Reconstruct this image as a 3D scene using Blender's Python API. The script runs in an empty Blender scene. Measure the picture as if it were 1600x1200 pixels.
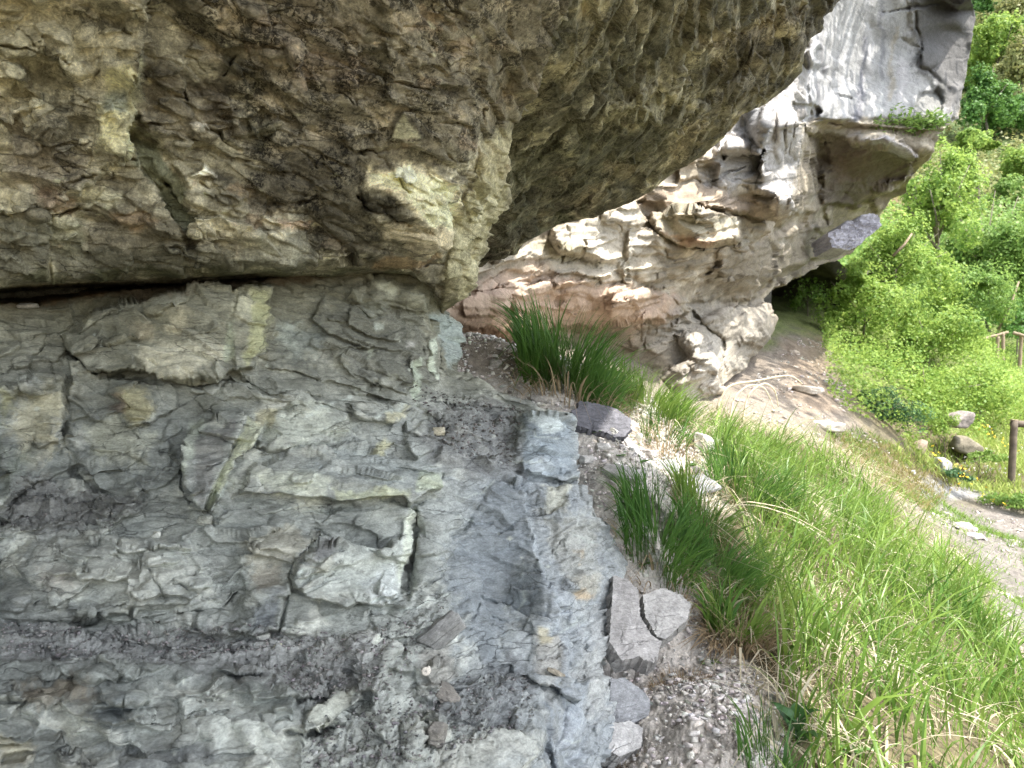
import bpy, math, random
import numpy as np
from mathutils import Vector, Matrix, Euler
S = bpy.context.scene
COL = S.collection
rad = math.radians
FPX = 1156.0; CX, CY = 800.0, 600.0; EYE = 1.6

# ------------------------------------------------------------------ camera, sky, sun, exposure
cam_d = bpy.data.cameras.new("camera"); cam = bpy.data.objects.new("camera", cam_d); COL.objects.link(cam)
cam.location = (0, 0, EYE); cam.rotation_euler = (rad(90), 0, 0)
cam_d.sensor_width = 36; cam_d.lens = 36*FPX/1600; cam_d.clip_start = 0.05; cam_d.clip_end = 2000
cam_d.dof.use_dof = True; cam_d.dof.focus_distance = 2.2; cam_d.dof.aperture_fstop = 7.5
S.camera = cam
SUN_EL, SUN_AZ = 62.0, 124.0          # azimuth clockwise from +Y
w = bpy.data.worlds.new("World"); S.world = w; w.use_nodes = True
nt = w.node_tree; bg = nt.nodes["Background"]
sky = nt.nodes.new("ShaderNodeTexSky"); sky.sky_type = 'NISHITA'; sky.sun_disc = False
sky.sun_elevation = rad(SUN_EL); sky.sun_rotation = rad(SUN_AZ)
sky.air_density = 1.0; sky.dust_density = 2.5; sky.ozone_density = 0.6
hs_ = nt.nodes.new('ShaderNodeHueSaturation'); hs_.inputs['Saturation'].default_value = .5; nt.links.new(sky.outputs[0], hs_.inputs['Color']); nt.links.new(hs_.outputs[0], bg.inputs[0]); bg.inputs[1].default_value = 0.15
sl = bpy.data.lights.new("sun", 'SUN'); sun = bpy.data.objects.new("sun", sl); COL.objects.link(sun)
sl.energy = 2.5; sl.angle = rad(0.6); sl.color = (1.0, 0.95, 0.87)
_sd = Vector((math.sin(rad(SUN_AZ))*math.cos(rad(SUN_EL)), math.cos(rad(SUN_AZ))*math.cos(rad(SUN_EL)), math.sin(rad(SUN_EL))))
sun.rotation_euler = _sd.to_track_quat('Z', 'Y').to_euler()
S.view_settings.view_transform = 'Standard'; S.view_settings.look = 'None'
S.view_settings.exposure = 2.08; S.view_settings.gamma = 1
S.render.engine = 'CYCLES'
S.cycles.max_bounces = 7; S.cycles.diffuse_bounces = 5; S.cycles.transmission_bounces = 3; S.cycles.transparent_max_bounces = 4
S.cycles.use_denoising = True; S.cycles.denoising_prefilter = 'NONE'; S.cycles.sample_clamp_indirect = 4

# ------------------------------------------------------------------ numpy noise
def _perm(seed):
    r = np.random.RandomState(seed); p = r.permutation(256); return np.concatenate([p, p, p])
_G = np.random.RandomState(7).normal(size=(256, 3)); _G /= np.linalg.norm(_G, axis=1)[:, None]
_PC = {}
def noise(P, seed=0):
    P = np.asarray(P, dtype=np.float64)
    if seed not in _PC: _PC[seed] = _perm(seed)
    p = _PC[seed]
    I = np.floor(P).astype(np.int64); F = P - I; I &= 255
    U = F*F*F*(F*(F*6-15)+10)
    out = 0
    for a in (0, 1):
        for b in (0, 1):
            for c in (0, 1):
                h = p[p[p[(I[:, 0]+a) & 255] + ((I[:, 1]+b) & 255)] + ((I[:, 2]+c) & 255)]
                g = _G[h]
                d = g[:, 0]*(F[:, 0]-a) + g[:, 1]*(F[:, 1]-b) + g[:, 2]*(F[:, 2]-c)
                wt = (U[:, 0] if a else 1-U[:, 0])*(U[:, 1] if b else 1-U[:, 1])*(U[:, 2] if c else 1-U[:, 2])
                out = out + wt*d
    return out*1.6
def fbm(P, oct=4, seed=0, gain=0.5, lac=2.03):
    o = 0; a = 1; t = 0
    P = np.asarray(P, dtype=np.float64)
    for i in range(oct):
        o = o + a*noise(P, seed+i*13); t += a; a *= gain; P = P*lac + 3.7
    return o/t
def ridged(P, oct=4, seed=0, gain=0.55):
    o = 0; a = 1; t = 0
    for i in range(oct):
        o = o + a*(1-2*np.abs(noise(P, seed+i*13))); t += a; a *= gain; P = P*2.03 + 1.3
    return o/t
def facets(P, seed=0, tilt=1.0):
    """cells of tilted planes: returns height (-1..1), crack 0..1 (1 in the joints), cell id 0..1"""
    p = _PC.setdefault(seed, _perm(seed))
    r = np.random.RandomState(seed+99); J = r.rand(256, 3); T = r.normal(size=(256, 3)); IDV = r.rand(256)
    I = np.floor(P).astype(np.int64); N = len(P)
    f1 = np.full(N, 9.0); f2 = np.full(N, 9.0); hh = np.zeros(N); cid = np.zeros(N)
    for a in (-1, 0, 1):
        for b in (-1, 0, 1):
            for c in (-1, 0, 1):
                K = I + (a, b, c)
                h = p[p[p[K[:, 0] & 255] + (K[:, 1] & 255)] + (K[:, 2] & 255)]
                V = P - (K + J[h]); d = np.einsum('ij,ij->i', V, V)
                near = d < f1
                f2 = np.where(near, f1, np.minimum(f2, d))
                hh = np.where(near, np.einsum('ij,ij->i', V, T[h])*tilt + (IDV[h]-.5), hh)
                cid = np.where(near, IDV[h], cid)
                f1 = np.where(near, d, f1)
    e = np.sqrt(f2)-np.sqrt(f1)
    return hh, np.clip(1-e/0.16, 0, 1), cid
def ss(a, b, x):
    t = np.clip((x-a)/(b-a), 0, 1); return t*t*(3-2*t)
def srgb(*c):
    c = np.array(c, dtype=float)/255.0
    return np.where(c <= 0.04045, c/12.92, ((c+0.055)/1.055)**2.4)

# ------------------------------------------------------------------ picture <-> world
def at(px, py, d):
    return np.stack([(np.asarray(px, float)-CX)/FPX*d, np.asarray(d, float)+0*np.asarray(px, float), EYE-(np.asarray(py, float)-CY)/FPX*d], axis=-1)
def to_px(P):
    y = np.maximum(P[:, 1], 0.01)
    return CX+P[:, 0]/y*FPX, CY-(P[:, 2]-EYE)/y*FPX
class RBF:
    """smooth interpolation of scattered heights (phi = r) with an affine tail"""
    def __init__(s, X, v, smooth=0.0):
        X = np.array(X, float); v = np.array(v, float); s.c = X.mean(0); s.k = X.std(0).max(); s.X = (X-s.c)/s.k
        n = len(v); D = np.linalg.norm(s.X[:, None]-s.X[None], axis=2); K = np.sqrt(D*D+0.004) + smooth*np.eye(n)*-1
        Pm = np.c_[np.ones(n), s.X]; A = np.block([[K, Pm], [Pm.T, np.zeros((3, 3))]])
        s.w = np.linalg.solve(A, np.r_[v, 0, 0, 0])
    def __call__(s, Q):
        Q = (np.asarray(Q, float)-s.c)/s.k; o = np.empty(len(Q)); n = len(s.X)
        for i in range(0, len(Q), 40000):
            q = Q[i:i+40000]; D = np.sqrt(((q[:, None]-s.X[None])**2).sum(2)+0.004)
            o[i:i+40000] = D@s.w[:n] + s.w[n] + q@s.w[n+1:]
        return o
def poly_sd(Q, poly):
    """signed distance, positive inside"""
    V = np.array(poly, float); n = len(V); d = np.full(len(Q), 1e9); ins = np.zeros(len(Q), bool)
    for i in range(n):
        a = V[i]; b = V[(i+1) % n]; ab = b-a; q = Q-a
        t = np.clip((q@ab)/(ab@ab+1e-9), 0, 1); e = q-t[:, None]*ab
        d = np.minimum(d, np.einsum('ij,ij->i', e, e))
        c = (a[1] > Q[:, 1]) != (b[1] > Q[:, 1])
        with np.errstate(divide='ignore', invalid='ignore'):
            x = (b[0]-a[0])*(Q[:, 1]-a[1])/(b[1]-a[1]+1e-12)+a[0]
        ins ^= c & (Q[:, 0] < x)
    d = np.sqrt(d); return np.where(ins, d, -d)
def line_d(Q, pts):
    V = np.array(pts, float); d = np.full(len(Q), 1e9)
    for i in range(len(V)-1):
        a = V[i]; ab = V[i+1]-a; q = Q-a
        t = np.clip((q@ab)/(ab@ab+1e-9), 0, 1); e = q-t[:, None]*ab
        d = np.minimum(d, np.einsum('ij,ij->i', e, e))
    return np.sqrt(d)
def near_idx(Q, pts, m):
    V = np.array(pts, float); lo = V.min(0)-m; hi = V.max(0)+m
    return np.nonzero((Q[:, 0] > lo[0]) & (Q[:, 0] < hi[0]) & (Q[:, 1] > lo[1]) & (Q[:, 1] < hi[1]))[0]

# ------------------------------------------------------------------ meshes and tags
def mesh_obj(name, V, F, mat, parent=None, smooth=True, col=None, extra=None):
    """F: int array (n,3|4) or list"""
    me = bpy.data.meshes.new(name)
    F = np.asarray(F); k = F.shape[1]
    me.vertices.add(len(V)); me.vertices.foreach_set('co', np.asarray(V, dtype=np.float32).ravel())
    me.loops.add(F.size); me.loops.foreach_set('vertex_index', F.astype(np.int32).ravel())
    me.polygons.add(len(F)); me.polygons.foreach_set('loop_start', np.arange(0, F.size, k, dtype=np.int32))
    me.polygons.foreach_set('loop_total', np.full(len(F), k, dtype=np.int32))
    if smooth: me.polygons.foreach_set('use_smooth', np.ones(len(F), dtype=bool))
    if col is not None:
        a = me.color_attributes.new('Col', 'FLOAT_COLOR', 'POINT')
        c = np.ones((len(V), 4), dtype=np.float32); c[:, :col.shape[1]] = col; a.data.foreach_set('color', c.ravel())
    me.update(calc_edges=True); me.validate()
    for m in (mat if isinstance(mat, (list, tuple)) else [mat]): me.materials.append(m)
    o = bpy.data.objects.new(name, me); COL.objects.link(o)
    if parent: o.parent = parent
    return o
def tag(o, label=None, cat=None, group=None, kind=None):
    if label: o['label'] = label
    if cat: o['category'] = cat
    if group: o['group'] = group
    if kind: o['kind'] = kind
    return o
def empty(name, loc=(0, 0, 0), **k):
    o = bpy.data.objects.new(name, None); COL.objects.link(o); o.location = loc; o.empty_display_size = .1
    tag(o, **k); return o
def put_parts(root, parts):
    """parent world-built parts so that they stay where they are"""
    for p in parts:
        p.parent = root; p.location = tuple(-Vector(root.location))

# ------------------------------------------------------------------ materials
def new_mat(name):
    m = bpy.data.materials.new(name); m.use_nodes = True; nt = m.node_tree
    return m, nt, nt.nodes['Principled BSDF']
def nd(nt, typ, **k):
    n = nt.nodes.new(typ)
    for a, v in k.items():
        if a.startswith('i_'):
            key = a[2:]; key = int(key) if key.isdigit() else key
            n.inputs[key].default_value = v
        else: setattr(n, a, v)
    return n
def rock_mat(name, fine=1.0, bump=1.0, speck=0.0, stretch=(1, 1, 1), rot=(0, 0, 0), rough=0.88, lam=.22, hair=.75, mot=1.0):
    m, nt, b = new_mat(name); L = nt.links.new
    at_ = nd(nt, 'ShaderNodeAttribute', attribute_name='Col')
    tc = nd(nt, 'ShaderNodeTexCoord'); mp = nd(nt, 'ShaderNodeMapping'); mp.inputs['Scale'].default_value = stretch; mp.inputs['Rotation'].default_value = rot
    L(tc.outputs['Object'], mp.inputs['Vector'])
    def nz(scale, det, rough_=.6, dist=0.0):
        n = nd(nt, 'ShaderNodeTexNoise'); n.inputs['Scale'].default_value = scale*fine; n.inputs['Detail'].default_value = det
        n.inputs['Roughness'].default_value = rough_; n.inputs['Distortion'].default_value = dist; L(mp.outputs[0], n.inputs['Vector']); return n
    n1 = nz(30, 9, .74, .5); n2 = nz(170, 4, .6)
    r1 = nd(nt, 'ShaderNodeMapRange'); r1.inputs[1].default_value = .34; r1.inputs[2].default_value = .66; r1.inputs[3].default_value = 1-.48*mot; r1.inputs[4].default_value = 1+.46*mot
    L(n1.outputs[0], r1.inputs[0])
    r2 = nd(nt, 'ShaderNodeMapRange'); r2.inputs[1].default_value = .3; r2.inputs[2].default_value = .7; r2.inputs[3].default_value = 1-.30*mot; r2.inputs[4].default_value = 1+.30*mot
    L(n2.outputs[0], r2.inputs[0])
    mu = nd(nt, 'ShaderNodeMath', operation='MULTIPLY'); L(r1.outputs[0], mu.inputs[0]); L(r2.outputs[0], mu.inputs[1])
    # dark lichen specks, strength in the attribute's alpha
    n3 = nz(85, 5, .75, .6)
    r3 = nd(nt, 'ShaderNodeMapRange'); r3.inputs[1].default_value = .46; r3.inputs[2].default_value = .52; r3.inputs[3].default_value = 0; r3.inputs[4].default_value = .84; L(n3.outputs[0], r3.inputs[0])
    n4 = nz(13, 4, .7, .5); r4 = nd(nt, 'ShaderNodeMapRange'); r4.inputs[1].default_value = .44; r4.inputs[2].default_value = .55; r4.inputs[3].default_value = .2; r4.inputs[4].default_value = 1.15; L(n4.outputs[0], r4.inputs[0])
    mz = nd(nt, 'ShaderNodeMath', operation='MULTIPLY'); L(r3.outputs[0], mz.inputs[0]); L(r4.outputs[0], mz.inputs[1])
    ms = nd(nt, 'ShaderNodeMath', operation='MULTIPLY'); L(mz.outputs[0], ms.inputs[0]); L(at_.outputs['Alpha'], ms.inputs[1])
    om = nd(nt, 'ShaderNodeMath', operation='SUBTRACT'); om.inputs[0].default_value = 1; L(ms.outputs[0], om.inputs[1])
    m2 = nd(nt, 'ShaderNodeMath', operation='MULTIPLY'); L(mu.outputs[0], m2.inputs[0]); L(om.outputs[0], m2.inputs[1])
    # laminated streaks along the foliation
    mp2 = nd(nt, 'ShaderNodeMapping'); mp2.inputs['Scale'].default_value = (1, 1, 7); mp2.inputs['Rotation'].default_value = (.25, .16, 0); L(tc.outputs['Object'], mp2.inputs['Vector'])
    n5 = nd(nt, 'ShaderNodeTexNoise'); n5.inputs['Scale'].default_value = 12*fine; n5.inputs['Detail'].default_value = 7; n5.inputs['Roughness'].default_value = .66; n5.inputs['Distortion'].default_value = .9; L(mp2.outputs[0], n5.inputs['Vector'])
    r5 = nd(nt, 'ShaderNodeMapRange'); r5.inputs[1].default_value = .35; r5.inputs[2].default_value = .65; r5.inputs[3].default_value = 1-lam; r5.inputs[4].default_value = 1+lam; L(n5.outputs[0], r5.inputs[0])
    m5 = nd(nt, 'ShaderNodeMath', operation='MULTIPLY'); L(m2.outputs[0], m5.inputs[0]); L(r5.outputs[0], m5.inputs[1])
    # hairline joints
    nw = nz(9, 4, .6); av = nd(nt, 'ShaderNodeVectorMath', operation='MULTIPLY_ADD'); av.inputs[1].default_value = (.16/fine, .16/fine, .16/fine); L(nw.outputs['Color'], av.inputs[0]); L(mp2.outputs[0], av.inputs[2])
    vo = nd(nt, 'ShaderNodeTexVoronoi', feature='DISTANCE_TO_EDGE'); vo.inputs['Scale'].default_value = 5.5*fine; L(av.outputs[0], vo.inputs['Vector'])
    r6 = nd(nt, 'ShaderNodeMapRange'); r6.inputs[1].default_value = .004; r6.inputs[2].default_value = .03; r6.inputs[3].default_value = 1; r6.inputs[4].default_value = 0; L(vo.outputs['Distance'], r6.inputs[0])
    n7 = nz(5, 3, .6); r7 = nd(nt, 'ShaderNodeMapRange'); r7.inputs[1].default_value = .47; r7.inputs[2].default_value = .62; r7.inputs[3].default_value = 0; r7.inputs[4].default_value = hair; L(n7.outputs[0], r7.inputs[0])
    m7 = nd(nt, 'ShaderNodeMath', operation='MULTIPLY'); L(r6.outputs[0], m7.inputs[0]); L(r7.outputs[0], m7.inputs[1])
    o7 = nd(nt, 'ShaderNodeMath', operation='SUBTRACT'); o7.inputs[0].default_value = 1; L(m7.outputs[0], o7.inputs[1])
    m2 = nd(nt, 'ShaderNodeMath', operation='MULTIPLY'); L(m5.outputs[0], m2.inputs[0]); L(o7.outputs[0], m2.inputs[1])
    vm = nd(nt, 'ShaderNodeVectorMath', operation='SCALE'); L(at_.outputs['Color'], vm.inputs[0]); L(m2.outputs[0], vm.inputs['Scale'])
    L(vm.outputs[0], b.inputs['Base Color'])
    b.inputs['Roughness'].default_value = rough; b.inputs['Specular IOR Level'].default_value = .3
    b1 = nd(nt, 'ShaderNodeBump'); b1.inputs['Strength'].default_value = .6*bump; b1.inputs['Distance'].default_value = .004/fine; L(n1.outputs[0], b1.inputs['Height'])
    b2 = nd(nt, 'ShaderNodeBump'); b2.inputs['Strength'].default_value = .6*bump; b2.inputs['Distance'].default_value = .002/fine; L(n2.outputs[0], b2.inputs['Height']); L(b1.outputs[0], b2.inputs['Normal'])
    b3 = nd(nt, 'ShaderNodeBump'); b3.inputs['Strength'].default_value = .8*bump; b3.inputs['Distance'].default_value = .004/fine; L(o7.outputs[0], b3.inputs['Height']); L(b2.outputs[0], b3.inputs['Normal'])
    b4 = nd(nt, 'ShaderNodeBump'); b4.inputs['Strength'].default_value = min(1, 3.2*lam)*bump; b4.inputs['Distance'].default_value = .005/fine; L(n5.outputs[0], b4.inputs['Height']); L(b3.outputs[0], b4.inputs['Normal'])
    L(b4.outputs[0], b.inputs['Normal'])
    return m
def leaf_mat(name, c, c2, scale=3.0, trans=.45, rough=.5):
    """leaf: diffuse + translucency, colour varies between c and c2 over space"""
    m, nt, b = new_mat(name); L = nt.links.new; nt.nodes.remove(b); out = nt.nodes['Material Output']
    g = nd(nt, 'ShaderNodeNewGeometry'); n = nd(nt, 'ShaderNodeTexNoise'); n.inputs['Scale'].default_value = scale; n.inputs['Detail'].default_value = 3
    tc = nd(nt, 'ShaderNodeTexCoord'); L(tc.outputs['Object'], n.inputs['Vector'])
    mx = nd(nt, 'ShaderNodeMix', data_type='RGBA'); mx.inputs['A'].default_value = (*c, 1); mx.inputs['B'].default_value = (*c2, 1)
    ad = nd(nt, 'ShaderNodeMath', operation='ADD'); L(n.outputs[0], ad.inputs[0]); 
    rr = nd(nt, 'ShaderNodeMapRange'); rr.inputs[3].default_value = -.35; rr.inputs[4].default_value = .35; L(g.outputs['Random Per Island'], rr.inputs[0]); L(rr.outputs[0], ad.inputs[1])
    L(ad.outputs[0], mx.inputs['Factor'])
    df = nd(nt, 'ShaderNodeBsdfPrincipled'); df.inputs['Roughness'].default_value = rough; df.inputs['Specular IOR Level'].default_value = .25; L(mx.outputs['Result'], df.inputs['Base Color'])
    tr = nd(nt, 'ShaderNodeBsdfTranslucent'); 
    hs = nd(nt, 'ShaderNodeHueSaturation'); hs.inputs['Hue'].default_value = .485; hs.inputs['Saturation'].default_value = .95; hs.inputs['Value'].default_value = 1.2; L(mx.outputs['Result'], hs.inputs['Color']); L(hs.outputs[0], tr.inputs['Color'])
    ms = nd(nt, 'ShaderNodeMixShader'); ms.inputs[0].default_value = trans; L(df.outputs[0], ms.inputs[1]); L(tr.outputs[0], ms.inputs[2]); L(ms.outputs[0], out.inputs['Surface'])
    return m
def plain_mat(name, c, rough=.8, vary=.25, scale=20, bump=.3):
    m, nt, b = new_mat(name); L = nt.links.new
    n = nd(nt, 'ShaderNodeTexNoise'); n.inputs['Scale'].default_value = scale; n.inputs['Detail'].default_value = 6
    tc = nd(nt, 'ShaderNodeTexCoord'); L(tc.outputs['Object'], n.inputs['Vector'])
    mx = nd(nt, 'ShaderNodeMix', data_type='RGBA'); c = np.array(c)
    mx.inputs['A'].default_value = (*(c*(1-vary)), 1); mx.inputs['B'].default_value = (*(c*(1+vary)), 1)
    rr = nd(nt, 'ShaderNodeMapRange'); rr.inputs[1].default_value = .3; rr.inputs[2].default_value = .7; L(n.outputs[0], rr.inputs[0]); L(rr.outputs[0], mx.inputs['Factor'])
    L(mx.outputs['Result'], b.inputs['Base Color']); b.inputs['Roughness'].default_value = rough
    bp = nd(nt, 'ShaderNodeBump'); bp.inputs['Strength'].default_value = bump; bp.inputs['Distance'].default_value = .01; L(n.outputs[0], bp.inputs['Height']); L(bp.outputs[0], b.inputs['Normal'])
    return m

# ------------------------------------------------------------------ a sheet of rock: rows of constant height in the photo, real depth everywhere
class Sheet:
    def __init__(s, ys, xl, xr, nx, ctrl, fold=(6, .02), smooth=0.0, seed=1, foldvec=None):
        s.ys = np.asarray(ys, float); R = len(s.ys); xl = np.broadcast_to(xl, R).astype(float); xr = np.broadcast_to(xr, R).astype(float)
        u = np.linspace(0, 1, nx); s.R, s.nx = R, nx; nf, fs = fold; s.nf = nf; s.C = nx+nf
        X = xl[:, None]+(xr-xl)[:, None]*u[None]
        X = np.c_[X, np.repeat(xr[:, None], nf, 1)]
        s.Q = np.stack([X.ravel(), np.repeat(s.ys, s.C)], 1)
        k = np.r_[np.zeros(nx), np.arange(1, nf+1)]; s.fk = np.tile(k, R)
        s.fd = fs*s.fk**1.6; s.foldvec = foldvec
        s.rbf = RBF([c[:2] for c in ctrl], [c[2] for c in ctrl], smooth)
        s.D = s.rbf(s.Q); s.seed = seed
        s.inner = s.fk == 0
        Qn = np.c_[s.Q*0.026, np.full(len(s.Q), seed*3.3)]
        s.wx = 1.5*fbm(Qn, 5, seed, .6); s.wy = 1.5*fbm(Qn+50, 5, seed+1, .6)
        s.em = ss(-.22, .22, fbm(np.c_[s.Q*.013, 0*s.fk+9+seed], 2, seed+3)); s.ev = ss(-.35, .35, fbm(np.c_[s.Q*.022, 0*s.fk+29+seed], 2, seed+4))
        s.col = None; s.speck = np.zeros(len(s.Q))
    def warped(s, idx, w): return s.Q[idx] + w*np.stack([s.wx[idx], s.wy[idx]], 1)
    def plate(s, poly, h, tilt=(0, 0), soft=4, warp=7, hard=False):
        """a slab or block standing h metres proud of the rock round it (h < 0: a hollow)"""
        idx = near_idx(s.Q, poly, soft*3+warp+2); q = s.warped(idx, warp); d = poly_sd(q, poly); so = soft*(.5+(0 if hard else 2.2)*s.ev[idx]**2)
        m = ss(-so, so, d+.3*so)*(1 if hard else .45+.55*s.em[idx]); c = np.mean(np.array(poly, float), 0); r = s.Q[idx]-c
        s.D[idx] -= m*(h + (tilt[0]*r[:, 0]+tilt[1]*r[:, 1])/100.)
    def dome(s, poly, h, p=.5, warp=8):
        idx = near_idx(s.Q, poly, warp+2); d = poly_sd(s.warped(idx, warp), poly); dm = max(d.max(), 1)
        s.D[idx] -= h*np.clip(d/dm, 0, 1)**p
    def crack(s, pts, w, depth, warp=8):
        idx = near_idx(s.Q, pts, 4*w+warp+2); d = line_d(s.warped(idx, warp), pts); w = w*(.35+.75*s.ev[idx])
        s.D[idx] += depth*np.exp(-(d/w)**2)*(.15+.95*s.em[idx])
    def step(s, pts, w, h, warp=8, reach=90):
        """the left-hand side (walking along pts) stands proud by h at the line, fading over reach px"""
        idx = near_idx(s.Q, pts, reach+20); q = s.warped(idx, warp); V = np.array(pts, float); best = np.full(len(q), 1e9); sg = np.zeros(len(q))
        for i in range(len(V)-1):
            a = V[i]; ab = V[i+1]-a; r = q-a; t = np.clip((r@ab)/(ab@ab+1e-9), 0, 1); e = r-t[:, None]*ab; d = np.sqrt(np.einsum('ij,ij->i', e, e))
            cr = -(ab[0]*r[:, 1]-ab[1]*r[:, 0]); nb = d < best-1e-6; best = np.where(nb, d, best); sg = np.where(nb, np.sign(cr), sg)
        sd = best*sg; s.D[idx] -= h*ss(-w, w, sd)*np.clip(1-np.maximum(sd, 0)/reach, 0, 1)**1.3*np.clip(1-best/reach, 0, 1)**.3
    def shingle(s, x, y, L, Hh, ang, h, rr, tint=.12, soft=1.6):
        """a tilted slab flush at its upper edge and proud at its lower one"""
        c_, s_ = math.cos(ang), math.sin(ang); pts = []
        for u, v in ((-1, -.6), (-.55, -1), (.2, -1), (.8, -.8), (1, -.1), (.86, .7), (.3, 1), (-.3, .86), (-.9, .8), (-1.05, .1)):
            u = u*(1+rr.uniform(-.22, .22))*L/2; v = v*(1+rr.uniform(-.25, .25))*Hh/2; pts.append((x+u*c_-v*s_, y+u*s_+v*c_))
        k = 100*h/(Hh*.5); idx = near_idx(s.Q, pts, 12)
        if len(idx) == 0: return
        d = poly_sd(s.warped(idx, 5), pts); m = ss(-soft, soft, d); r = s.Q[idx]-np.array([x, y]); t = h+k*(-s_*r[:, 0]+c_*r[:, 1])/100+h*rr.uniform(-.4, .4)*(c_*r[:, 0]+s_*r[:, 1])/L*2
        s.D[idx] -= m*np.maximum(t, 0)
        if s.col is not None and tint: s.col[idx] *= (1+m*rr.uniform(-tint, tint))[:, None]
    def points(s):
        P = at(s.Q[:, 0], s.Q[:, 1], s.D)
        if s.foldvec is None: P2 = at(s.Q[:, 0]-s.fk*1.5, s.Q[:, 1], s.D+s.fd); P = np.where(s.inner[:, None], P, P2)
        else: P = P + s.fk[:, None]*np.array(s.foldvec)
        return P
    def normals(s, P):
        G = P.reshape(s.R, s.C, 3); du = np.gradient(G, axis=1); dv = np.gradient(G, axis=0)
        n = np.cross(du, dv).reshape(-1, 3); n /= np.linalg.norm(n, axis=1)[:, None]+1e-12
        return n
    def blur(s, A, k):
        G = A.reshape(s.R, s.C).copy()
        for ax in (0, 1):
            for _ in range(2):
                c = np.cumsum(np.pad(G, [(k+1, k) if a == ax else (0, 0) for a in (0, 1)], mode='edge'), axis=ax)
                if ax == 0: G = (c[2*k+1:]-c[:-2*k-1])/(2*k+1)
                else: G = (c[:, 2*k+1:]-c[:, :-2*k-1])/(2*k+1)
        return G.ravel()
    def faces(s):
        a = (np.arange(s.R-1)[:, None]*s.C+np.arange(s.C-1)[None]).ravel()
        return np.stack([a, a+s.C, a+s.C+1, a+1], 1)
    def paint(s, poly, c, k=1.0, soft=10, warp=16, rag=1.0, speck=None, seed=5):
        idx = near_idx(s.Q, poly, soft+warp+4); d = poly_sd(s.warped(idx, warp), poly)
        m = ss(-soft, soft, d + rag*soft*2.2*s.rag[idx])*k
        s.col[idx] = s.col[idx]*(1-m[:, None])+m[:, None]*np.array(c)
        if speck is not None: s.speck[idx] = s.speck[idx]*(1-m)+m*speck
    def streak(s, pts, w, c, k=1.0, warp=6, rag=.5):
        idx = near_idx(s.Q, pts, w*3+warp+4); d = line_d(s.warped(idx, warp), pts)
        m = ss(w, 0, d - rag*w*s.rag[idx])*k
        s.col[idx] = s.col[idx]*(1-m[:, None])+m[:, None]*np.array(c)
def rock_surface(P, N, amp=1.0, fol=(0.1, 0.15, 1.0), cell=.10, seed=3, terr=1.0, fac=1.0, rough=1.0, warp=1.0):
    """height field for schist: joint-bounded facets, laminated edges, crumbly grain. returns h (m) and 0..1 crack mask"""
    f = np.array(fol, float); f /= np.linalg.norm(f)
    W = np.stack([fbm(P*3.1, 3, seed), fbm(P*3.1+9, 3, seed+1), fbm(P*3.1+19, 3, seed+2)], 1)
    Pw = P + W*.07*warp
    t = Pw@f
    Pa = P - (P@f)[:, None]*f  # in-plane part
    A = Pa + f*(t*3.2)[:, None]
    h1, c1, id1 = facets(A/cell, seed, .9)
    h2, c2, id2 = facets((A+.03*W)/(cell*.36), seed+4, .9)
    cm = ss(-.05, .45, fbm(P*4, 2, seed+31))
    h = fac*(h1*.11*cell + h2*.03*cell*ss(-.3, .3, fbm(P*3, 2, seed+33)))
    h -= fac*(np.clip(c1*2.2-1.2, 0, 1)*.05*cell*cm + np.clip(c2*2-1, 0, 1)*.012*cell*cm)
    for k, (fr, am) in enumerate(((3.6, .026), (8, .011), (24, .0040), (70, .0014))):
        q = t*fr + .7*fbm(Pa*fr*.22, 2, seed+20+k) ; fr_ = q-np.floor(q)
        saw = fr_*ss(1.0, .9, fr_)
        mask = ss(-.15, .35, fbm(Pa*fr*.12+t[:, None]*1.2, 2, seed+40+k))
        h += terr*am*(saw-.35)*mask
    h += rough*(.012*fbm(P*5, 3, seed+60) + .0045*fbm(Pw*22, 3, seed+64) + .0016*ridged(P*60, 3, seed+61)*ss(-.2, .3, fbm(P*6, 2, seed+65)) + .0008*noise(P*150, seed+62))
    return h*amp, np.maximum(c1*.8, c2*.4), id1, id2
# ================================================================== THE CLIFF
def interp_rows(ys, pts):
    p = np.array(pts, float); return np.interp(ys, p[:, 0], p[:, 1])
def finish(s, name, mat, parent, amp, sc=1.0, **kw):
    P = s.points(); N = s.normals(P)
    N = np.stack([s.blur(N[:, i], 3) for i in range(3)], 1); N /= np.linalg.norm(N, axis=1)[:, None]+1e-9
    sgn = np.sign(np.einsum('ij,ij->i', N, np.array([0, 0, EYE])-P)); sgn[~s.inner] = np.sign(sgn[~s.inner]); 
    flip = np.median(sgn[s.inner]); N *= flip
    h, ck, i1, i2 = rock_surface(P*sc, N, amp=amp/sc, seed=s.seed*7, **kw)
    a = getattr(s, 'calm', None)
    if a is not None: h = h*(1-a)
    rb = getattr(s, 'rub', None)
    if rb is not None:
        q1 = facets(P*38, 301, .9); q2 = facets(P*90, 302, .9); h = h+rb*(.0075*q1[0]+.003*q2[0]-.004*q1[1])
    P2 = P + N*h[:, None]
    g_c = getattr(s, 'contrast', None)
    if g_c: lu = s.col.mean(1); mm = np.median(lu[s.inner]); s.col = s.col*((lu/mm)**(g_c[0]-1))[:, None]*g_c[1]
    mesh = mesh_obj(name, P2, s.faces() if flip > 0 else s.faces()[:, ::-1], mat, parent, col=np.c_[np.clip(s.col, .01, .9), np.clip(s.speck, 0, 1)])
    s.P = P2; s.N = N
    return mesh
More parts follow.
